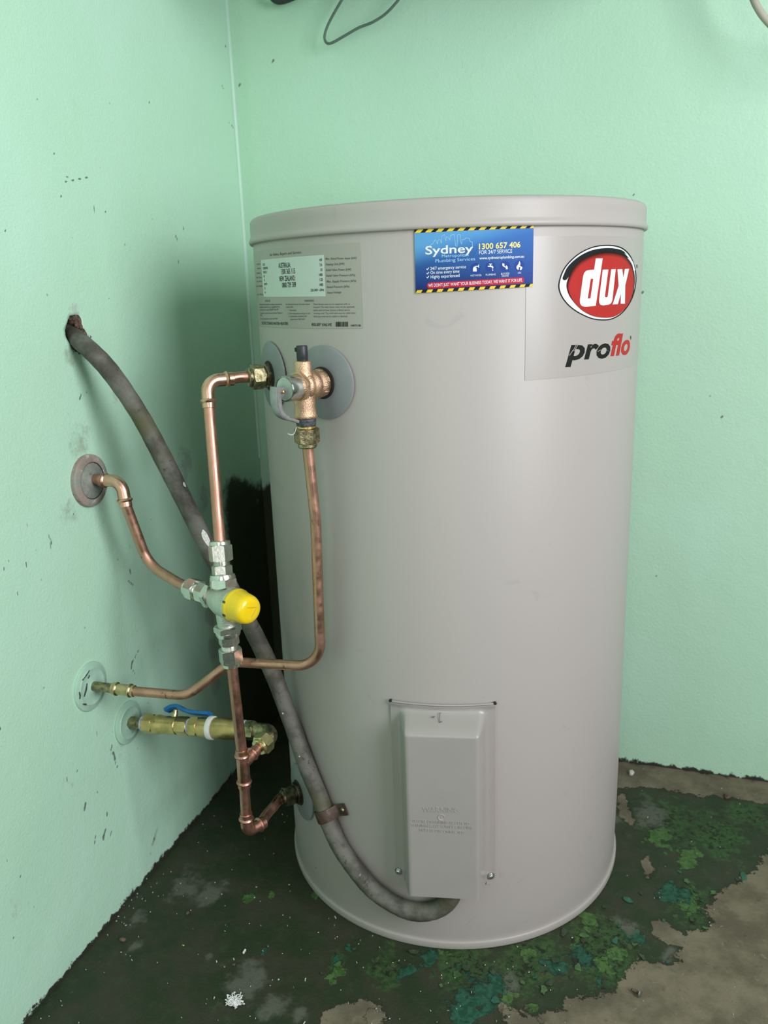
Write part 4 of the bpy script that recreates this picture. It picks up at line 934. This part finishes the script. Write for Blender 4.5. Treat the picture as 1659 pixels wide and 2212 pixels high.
# ================================================================== hot pipe
hp = thing('hot_pipe', tuple(HE), 'upright copper pipe with elbow joining tank hot outlet to mixing valve top', 'pipe')
el, e0, e1 = press_elbow(HE, radial(HOT)*-1, -VU, .0150)
part('elbow', el, M['copper_fit'], hp)
mb = MB(); sweep(mb, [e1+VU*.002, VC+VU*.0735], RH, 24); part('riser', mb, M['copper'], hp)
o = tpt(HOT, 0, HZ); d = radial(HOT)
mb = MB(); sweep(mb, smooth([e0+d*.002, o+d*.045+V3(0, 0, .0012), o+d*.030+V3(0, 0, .0004)], 6), RH, 24); part('branch', mb, M['copper'], hp)
mb = MB(); hexnut(mb, .0140, .0040, .0120, o, d, rot=.2); lathe(mb, [(.0118, .0115), (.0118, .0150)], o, d, 28); part('adapter', mb, M['brass_dirty'], hp)
mb = MB(); hexnut(mb, .0138, .0140, .0290, o, d, rot=.75); lathe(mb, [(.0120, .0285), (.0118, .0325), (.0104, .0340), (.007, .0340)], o, d, 32); part('compression_nut', mb, M['brass_dirty'], hp)

# ================================================================== tempered pipe
tp = thing('tempered_pipe', (0, -.5095, .6245), 'curved copper pipe from corroded wall flange to the side of mixing valve', 'pipe')
TC = V3(*dep((262, 1040), 1.068)); tdn = unit(dep((290, 1195), 1.076)-dep((270, 1090), 1.068))
el, e0, e1 = press_elbow(TC, (-1, .02, .02), tdn, .0170)
part('elbow', el, M['copper_fit'], tp)
mb = MB(); sweep(mb, [e0+V3(.002, 0, 0), V3(.006, e0[1]+.0008, e0[2]+.0006)], RH, 20); part('wall_stub', mb, M['copper_old'], tp)
tend = VC-VA*.0745
tcor = e1+tdn*.082
kx = VC-VA*.128
mb = MB(); sweep(mb, fillet([e1-tdn*.002, kx+V3(-.030, .006, .016), VC-VA*.100+V3(0, 0, .0006), tend], [.034, .05], 14), RH, 24); part('tube', mb, M['copper_old'], tp)

# ================================================================== cold pipe, tee and lower elbow
cpipe = thing('cold_pipe', tuple(CB), 'reddish copper cold riser with tee and bottom elbow feeding the tank', 'pipe')
up = -VD; dn = unit(CB-CT)
IE = V3(.236, -.4935, .277)                    # elbow of the stop valve train
tb = unit(IE+V3(0, .0, 0)-CT)
mb = MB(); sweep(mb, [VC+VD*.0855, CT+up*.016], RH, 24); part('riser', mb, M['copper_dark'], cpipe)
mb = MB(); sweep(mb, [CT+up*.004, CT+dn*.020], RH+.0014, 26); press_end(mb, CT+up*.001, up, RH, .0014); press_end(mb, CT+dn*.018, dn, RH, .0014)
sweep(mb, [CT, CT+tb*.012], [RH+.0022, RH+.0012], 24); press_end(mb, CT+tb*.008, tb, RH-.0004, .0012)
part('tee', mb, M['copper_dark'], cpipe)
mb = MB(); sweep(mb, [CT+tb*.0262, CT+tb*(np.linalg.norm(IE-CT)-.0346)], RH-.0004, 22); part('branch', mb, M['copper_dark'], cpipe)
nip = V3(*dep((556, 1784), 1.118)); cd1 = unit(nip-CB)
el, e0, e1 = press_elbow(CB, -dn, cd1, .0110)
part('elbow', el, M['copper_dark'], cpipe)
mb = MB(); sweep(mb, [CT+dn*.035, e0-dn*-.0-dn*.0+dn*.002], RH, 24); part('lower_riser', mb, M['copper_dark'], cpipe)
o = tpt(COLD, 0, CZ); d = radial(COLD)
mb = MB(); sweep(mb, smooth([e1-cd1*.002, dep((574, 1762), 1.136), dep((592, 1741), 1.155), o+d*.034, o+d*.027], 8), RH, 24); part('inlet_bend', mb, M['copper_dark'], cpipe)
mb = MB(); hexnut(mb, .0140, .0040, .0115, o, d, rot=.2); lathe(mb, [(.0115, .011), (.0115, .015)], o, d, 28); part('adapter', mb, M['brass_dark'], cpipe)
mb = MB(); hexnut(mb, .0128, .0135, .0275, o, d, rot=.45); lathe(mb, [(.0112, .0265), (.0110, .0300), (.0095, .0315), (.007, .0315)], o, d, 32); part('compression_nut', mb, M['brass_dark'], cpipe)

# ================================================================== brass stop valve train
I0 = V3(0, -.493, .259); IA = unit(IE-I0)
sv_ = thing('stop_valve', tuple(I0), 'brass stop valve train with blue handle and white ring, leaving the lowest wall flange', 'valve')
def X(x): return x/IA[0]
mb = MB(); hexnut(mb, .0078, X(.002), X(.014), I0, IA); lathe(mb, [(.0086, X(.013)), (.0080, X(.016)), (.0088, X(.019)), (.0080, X(.022)), (.0086, X(.026))], I0, IA, 24); part('nipple', mb, M['brass_dirty'], sv_)
mb = MB(); lathe(mb, [(.0085, X(.0245)), (.0115, X(.026)), (.0122, X(.0285)), (.0118, X(.031)), (.0100, X(.0318))], I0, IA, 28); part('thread_tape', mb, M['tape_grey'], sv_)
mb = MB(); hexnut(mb, .0124, X(.030), X(.046), I0, IA, rot=.25); lathe(mb, [(.0128, X(.0455)), (.0138, X(.050)), (.0138, X(.0545)), (.0127, X(.058)), (.0127, X(.083)), (.0122, X(.0835))], I0, IA, 36); sbody = part('body', mb, M['brass'], sv_)
mb = MB(); hexnut(mb, .0116, X(.0833), X(.102), I0, IA, rot=.1); part('body_hex', mb, M['brass'], sv_)
mb = MB(); lathe(mb, [(.0112, X(.1015)), (.0119, X(.103)), (.0119, X(.105)), (.0112, X(.1062))], I0, IA, 28); part('joint_tape', mb, M['tape_grey'], sv_)
mb = MB(); hexnut(mb, .0126, X(.1058), X(.119), I0, IA, rot=.4); lathe(mb, [(.0128, X(.1185)), (.0136, X(.122)), (.0136, X(.135)), (.0128, X(.136))], I0, IA, 36); part('check_valve', mb, M['brass'], sv_)
mb = MB(); lathe(mb, [(.0138, X(.1345)), (.0162, X(.1350)), (.0165, X(.1362)), (.0165, X(.1410)), (.0160, X(.1422)), (.0138, X(.1426))], I0, IA, 40); part('ring', mb, M['white_plastic'], sv_, label='white plastic ring')
mb = MB(); lathe(mb, [(.0140, X(.1422)), (.0148, X(.145)), (.0148, X(.165)), (.0142, X(.168)), (.0142, X(.184)), (.0128, X(.188))], I0, IA, 40); part('check_body', mb, M['brass'], sv_)
mb = MB(); lathe(mb, [(.0118, X(.186)), (.0136, X(.188)), (.0137, X(.190)), (.0128, X(.1920)), (.011, X(.1922))], I0, IA, 30); part('blue_tape', mb, M['tape_grey'], sv_)
mb = MB(); hexnut(mb, .0118, X(.1915), X(.206), I0, IA, rot=.2); eb = unit(CT-IE)
sweep(mb, fillet([I0+IA*X(.204), IE, IE+eb*.020], .012, 12), .0108, 26); part('elbow', mb, M['brass_dirty'], sv_)
mb = MB(); hexnut(mb, .0128, .0170, .0310, IE, eb, rot=.3); lathe(mb, [(.0118, .0300), (.0116, .0342), (.0104, .0352), (RH, .0352), (RH, .0330)], IE, eb, 34); part('compression_nut', mb, M['brass_light'], sv_, label='bright brass compression nut')
hb = I0+IA*X(.074); hz_ = unit(V3(0, .62, .78))
mb = MB(); lathe(mb, [(.0048, .010), (.0048, .0170), (.0036, .0175), (.0036, .0215)], hb, hz_, 20); stem = part('stem', mb, M['brass_light'], sv_)
ha = unit(IA+V3(0, .05, -.02)); mb = MB()
hpth = smooth([hb+hz_*.0200-ha*.014, hb+hz_*.0250-ha*.006, hb+hz_*.0260+ha*.004, hb+hz_*.0215+ha*.016, hb+hz_*.0190+ha*.030, hb+hz_*.0185+ha*.055], 7)
sweep(mb, hpth, [(.0085, .0028)]*len(hpth), sec=RRECT, ref=np.cross(ha, hz_)); part('handle', mb, M['blue'], sv_, label='blue plastic lever handle', sharp=50)

# ================================================================== conduit and its saddle clip
cpts = [dep((138, 712), 1.09), dep((152, 722), 1.06), dep((190, 752), 1.032), dep((240, 805), 1.035), dep((300, 893), 1.045), dep((350, 985), 1.056), dep((400, 1085), 1.074), dep((450, 1185), 1.092), dep((500, 1275), 1.108), dep((545, 1360), 1.122), dep((590, 1455), 1.134)]
for (x, y) in ((633, 1570), (665, 1660), (690, 1720), (708, 1770), (735, 1830), (770, 1880), (810, 1925), (860, 1957), (905, 1970), (945, 1963), (972, 1940)):
    u, z = tank_uv((x, y), TR+.0135); cpts.append(tank_pt(u, z, TR+.0135))
u, z = tank_uv((988, 1915), TR+.0145); cpts.append(tank_pt(u, z+.012, TR+.0145))
RC = .0118
cpath = smooth(cpts, 9)
cd = thing('conduit', tuple(cpts[1]), 'weathered grey conduit sagging from wall hole down to the element cover', 'conduit')
mb = MB(); rl = []
for i in range(len(cpath)): rl.append(RC*(1+.012*math.sin(i*1.7)+.02*math.sin(i*.31)))
sweep(mb, cpath, rl, 26); part('tube', mb, M['conduit'], cd)
def near_path(px, depth_guess=None):
    best = None
    for i in range(1, len(cpath)-1):
        dd = cpath[i]-EYE; zc = dd@FWD; x = 829.5+FPX*(dd@RGT)/zc; y = 1106-FPX*(dd@UPV)/zc; e = (x-px[0])**2+(y-px[1])**2
        if best is None or e < best[0]: best = (e, i, (x, y))
    return best[1], best[2]
for px, ln, wd in (((444, 1160), .013, .0040), ((399, 1048), .0035, .0022), ((463, 1166), .0012, .001), ((461, 1171), .0008, .0008), ((608, 1532), .0014, .0012), ((646, 1631), .0010, .001)):
    i, c2 = near_path(px); tng = unit(cpath[i+1]-cpath[i-1]); toE = unit(EYE-cpath[i]); toE = unit(toE-(toE@tng)*tng); sd = np.cross(toE, tng)
    off = ((px[0]-c2[0])*(sd@RGT)-(px[1]-c2[1])*(sd@UPV))/FPX*((cpath[i]-EYE)@FWD)
    off = max(-.009, min(.009, off)); nrm = unit(toE*math.sqrt(RC**2-off**2)+sd*off); o_ = cpath[i]+nrm*(RC*.985); sd2 = np.cross(nrm, tng)
    nn = 18; v = [o_+tng*(ln*(1+.08*math.sin(5*k))*math.cos(k))+sd2*(wd*(1+.12*math.sin(3*k+1))*math.sin(k)) for k in np.linspace(0, 2*math.pi, nn+1)[:-1]]
    v2 = [cpath[i]+tng*((p-cpath[i])@tng)+unit((p-cpath[i])-tng*((p-cpath[i])@tng))*(RC*1.03) for p in v]; ce_ = o_+nrm*.0006
    mb = MB(); mb.add(v2+[ce_], [(k, (k+1) % nn, nn) for k in range(nn)]); part('paint_splash', mb, M['splash'], cd, label='white paint splash')
ci, _ = near_path((703, 1757)); ct = unit(cpath[ci+1]-cpath[ci-1]); cc = cpath[ci]; cn = unit(V3(cc[0]-TCX, cc[1]-TCY, 0)); cn = unit(cn-(cn@ct)*ct); cs = np.cross(ct, cn)
if cs @ RGT < 0: cs = -cs
clip = thing('saddle_clip', tuple(cc), 'rust brown saddle clip screwed over the conduit at the tank foot', 'clip')
arc = [cc+(cs*math.cos(t_)+cn*math.sin(t_))*(RC+.0012) for t_ in np.linspace(math.pi*1.02, .12*math.pi, 16)]
last = arc[-1]; arc2 = arc+[cc+cs*(RC+.0035)-cn*(.0085), cc+cs*(RC+.0075)-cn*.0112, cc+cs*(RC+.019)-cn*.0122]
mb = MB(); sweep(mb, arc2, [(.0082, .0010)]*len(arc2), sec=RRECT, ref=ct); part('strap', mb, M['clip'], clip, sharp=50)
so = cc+cs*(RC+.0128)-cn*.0106; mb = MB(); lathe(mb, [(.0042, -.0006), (.0042, .0008), (.0034, .0021), (.0014, .0026)], so, cn, 18); sh = part('screw', mb, M['brass_dirty'], clip)
mb = MB()
for d_ in (cs, ct): boxm(mb, so+cn*.0025, .0021, .0004, .0003, d_, np.cross(cn, d_), cn)
part('screw_slot', mb, M['hole'], sh)

# ================================================================== things at the top of the picture
sb = thing('shade_box', (.42, 0, 1.345), 'unseen dark box added above the heater to shade the wall, only its black cable loop showing at the top edge', 'box')
mb = MB(); boxm(mb, (.46, -.150, 1.46), .30, .148, .133, bev=.004); part('case', mb, M['box'], sb)  # unseen box above the frame, made deep to block light from the wall
mb = MB(); boxm(mb, (.46, -.301, 1.46), .28, .004, .112, bev=.002); part('front_panel', mb, M['box'], sb)
gl = V3(.1205, -.030, 0)
mb = MB(); gx = .165; hexnut(mb, .010, -.012, 0, (gx+.02, -.045, 1.328), (0, 0, 1)); part('gland', mb, M['black'], sb)
mb = MB(); sweep(mb, smooth([(gx+.02, -.045, 1.325), (gx+.014, -.042, 1.314), (gx-.012, -.034, 1.3085), (.118, -.026, 1.3035), (.100, -.026, 1.306), (.088, -.022, 1.325), (.085, -.02, 1.36), (.084, -.012, 1.60)], 7), .0055, 14); part('gland_cable', mb, M['black'], sb)
wp_ = [on_y(p, -.03) for p in ((775, -60), (755, -30), (737, 2), (718, 35), (706, 60), (701, 80), (705, 92), (716, 93), (740, 80), (775, 60), (805, 48), (835, 28), (862, -2), (880, -30), (890, -70))]
mb = MB(); wpath = smooth([tuple(p) for p in wp_], 8); sweep(mb, wpath, .0021, 10)
single('hanging_wire', mb, M['wire'], tuple(wp_[6]), 'thin grey wire looping down from top edge against the back wall', 'wire')
cw = [on_y(p, -.075) for p in ((1600, -190), (1604, -120), (1612, -60), (1625, -10), (1640, 22), (1660, 48), (1690, 75), (1740, 95), (1800, 90), (1850, 40), (1880, -60), (1890, -220))]
mb = MB(); sweep(mb, smooth([tuple(p) for p in cw], 8), .0050, 14)
single('electric_cable', mb, M['cord'], tuple(cw[5]), 'beige cable hanging in a loop at the top right corner', 'cable')

# ================================================================== bits on the floor
fc = on_z((505, 2166)); mb = MB(); rf = np.random.RandomState(4)
for i in range(60):
    a0 = rf.uniform(0, 6.28); r0 = abs(rf.normal(0, .0045)); p = V3(fc[0]+r0*math.cos(a0)*1.2, fc[1]+r0*math.sin(a0), .0012+rf.uniform(0, .004)); pts = [p]
    for k in range(5): p = p+V3(rf.normal(0, .0022), rf.normal(0, .0018), rf.normal(0, .0012)); p[2] = max(.0010, min(.008, p[2])); pts.append(p)
    sweep(mb, smooth(pts, 3), rf.uniform(.0003, .0008), 5)
lathe(mb, [(.004, .0008), (.0055, .002), (.0045, .004), (.001, .005)], (fc[0], fc[1], 0), (0, 0, 1), 12)
single('fluff_tuft', mb, M['fluff'], (fc[0], fc[1], .0005), 'small white tuft of fluff on the dark green floor', 'fluff')
s0, s1 = on_z((1366, 2138), .004), on_z((1383, 2147), .005); ax = unit(s1-s0); L = np.linalg.norm(s1-s0)
scr = thing('loose_screw', (s0[0], s0[1], .0005), 'short loose screw lying on the bare concrete', 'screw')
mb = MB(); pr = [(.0006, -.002)]
for k in range(6): pr += [(.0016, k*L/6*.9), (.0022, (k+.5)*L/6*.9)]
lathe(mb, pr+[(.0016, L*.92)], s0, ax, 14); part('shank', mb, M['rust'], scr)
mb = MB(); lathe(mb, [(.0018, L*.9), (.0042, L*.95), (.0044, L*1.02), (.0034, L*1.1), (.001, L*1.13)], s0, ax, 16); part('head', mb, M['steel'], scr)
def lump(c, r, seed):
    rs = np.random.RandomState(seed); bm = bmesh.new(); bmesh.ops.create_icosphere(bm, subdivisions=2, radius=1)
    sx, sy, sz = r*rs.uniform(.8, 1.3), r*rs.uniform(.8, 1.2), r*rs.uniform(.5, .8)
    v = []
    for q_ in bm.verts: k = 1+.22*math.sin(q_.co.x*3+seed)+.15*math.cos(q_.co.y*4-seed); v.append((c[0]+q_.co.x*sx*k, c[1]+q_.co.y*sy*k, c[2]+max(-.6, q_.co.z)*sz*k+sz*.55))
    f = [tuple(x.index for x in q_.verts) for q_ in bm.faces]; bm.free(); return MB().add(v, f)
for i, (x, y, r, lab) in enumerate(((405, 1973, .0034, 'dark pebble on the floor midway between left wall and heater'), (1364, 1672, .0062, 'pale pebble beside the heater near the back wall'), (1571, 1722, .0050, 'brown pebble near the back wall at far right'), (266, 2031, .0034, 'reddish crumb on the dark floor near the left wall'), (505, 2084, .0024, 'dark crumb above the white tuft'), (395, 2043, .0016, 'tiny tan crumb in the middle of the green floor'))):
    p = on_z((x, y)); mb = lump((p[0], p[1], 0), r, i+1)
    single('pebble', mb, [M['rust'], M['crumb'], M['rubble'], M['rubble'], M['rust'], M['brass']][i], (p[0], p[1], 0), lab, 'pebble', 'pebbles and crumbs on the floor')
sp = on_z((528, 2057)); mb = MB(); boxm(mb, (sp[0], sp[1], .0014), .0010, .0034, .0012, bev=.0003)
single('plastic_peg', mb, M['fluff'], (sp[0], sp[1], 0), 'tiny upright white peg on the dark green floor', 'peg')
# paint flakes curling up along the ragged edge of the floor paint
fk = [(1310, 2075), (1255, 2030), (1330, 2035), (1290, 2020), (1245, 2090), (1205, 2075), (1160, 2110), (1185, 2130), (1130, 2125), (1240, 2115), (1340, 2005), (1320, 1985), (1365, 2040), (1385, 2065), (1440, 2085), (1420, 1930), (1480, 1905), (1500, 1920), (1465, 1880), (1515, 1945), (1530, 2005), (1495, 1985), (1440, 1990), (1020, 2110), (985, 2100), (1060, 2100), (935, 2050), (900, 2062), (1265, 2020), (1222, 2012), (750, 2042), (765, 2052), (1170, 2145), (1098, 2118), (1350, 1950), (1300, 1960), (1545, 1925), (1590, 1902), (1610, 1890), (1380, 1935), (955, 2128), (1010, 2095), (1075, 2165), (700, 2108), (735, 2085)]
rk = np.random.RandomState(21)
for i, (x, y) in enumerate(fk):
    p = on_z((x+rk.uniform(-6, 6), y+rk.uniform(-5, 5))); n_ = 9; R0 = rk.uniform(.003, .008); ang = rk.uniform(0, 6.28); v = []; tl = rk.uniform(.05, .30); cu_ = rk.uniform(.1, .5)
    for lay in (0, 1):
        for k in range(n_):
            r_ = R0*rk.uniform(.45, 1.2) if lay == 0 else None
            if lay == 0:
                x_ = r_*math.cos(2*math.pi*k/n_); y_ = .7*r_*math.sin(2*math.pi*k/n_); zz_ = .0012+max(0, x_+R0*.5)*tl+cu_*x_*x_/R0*.25
                v.append(V3(p[0]+x_*math.cos(ang)-y_*math.sin(ang), p[1]+x_*math.sin(ang)+y_*math.cos(ang), zz_))
            else: v.append(v[k]-V3(0, 0, .0006))
    v.append(V3(p[0], p[1], .0016)); v.append(V3(p[0], p[1], .0010))
    f = [(k, (k+1) % n_, 2*n_) for k in range(n_)]+[(n_+(k+1) % n_, n_+k, 2*n_+1) for k in range(n_)]+[(k, n_+k, n_+(k+1) % n_, (k+1) % n_) for k in range(n_)]
    if math.hypot(p[0]-TCX, p[1]-TCY) < .262: continue
    kind = ['flake_green', 'flake_dark', 'flake_teal', 'flake_dark'][i % 4]; nm = {'flake_green': 'bright green', 'flake_dark': 'dark green', 'flake_teal': 'teal'}[kind]
    single('paint_flake', MB().add(v, f), M[kind], (p[0], p[1], .0008), 'curled %s flake of peeling floor paint lying beside the heater' % nm, 'paint flake', 'curled %s paint flakes on the floor' % nm, sharp=20)
mb = MB(); rk = np.random.RandomState(8)
for i in range(300):
    x, y = rk.uniform(60, 1250), rk.uniform(1760, 2212)
    if i > 260: x, y = rk.uniform(1330, 1659), rk.uniform(1700, 2200)
    if i > 282: k = rk.uniform(0, 1); x, y = 60+k*270+rk.uniform(0, 40), 2205-k*330+rk.uniform(0, 12)
    p = on_z((x, y))
    if p[0] < .006 or math.hypot(p[0]-TCX, p[1]-TCY) < .26: continue
    s_ = rk.choice([.0003, .0004, .0005, .0006, .0010], p=[.3, .3, .2, .15, .05]); a_ = rk.uniform(0, 6.28); boxm(mb, (p[0], p[1], .0010), s_*rk.uniform(1, 2.2), s_*.6, .0005, (math.cos(a_), math.sin(a_), 0), (-math.sin(a_), math.cos(a_), 0))
o = part('plaster_specks', mb, M['crumb']); tag(o, 'tiny pale plaster specks scattered over the green floor', 'debris', kind='stuff')
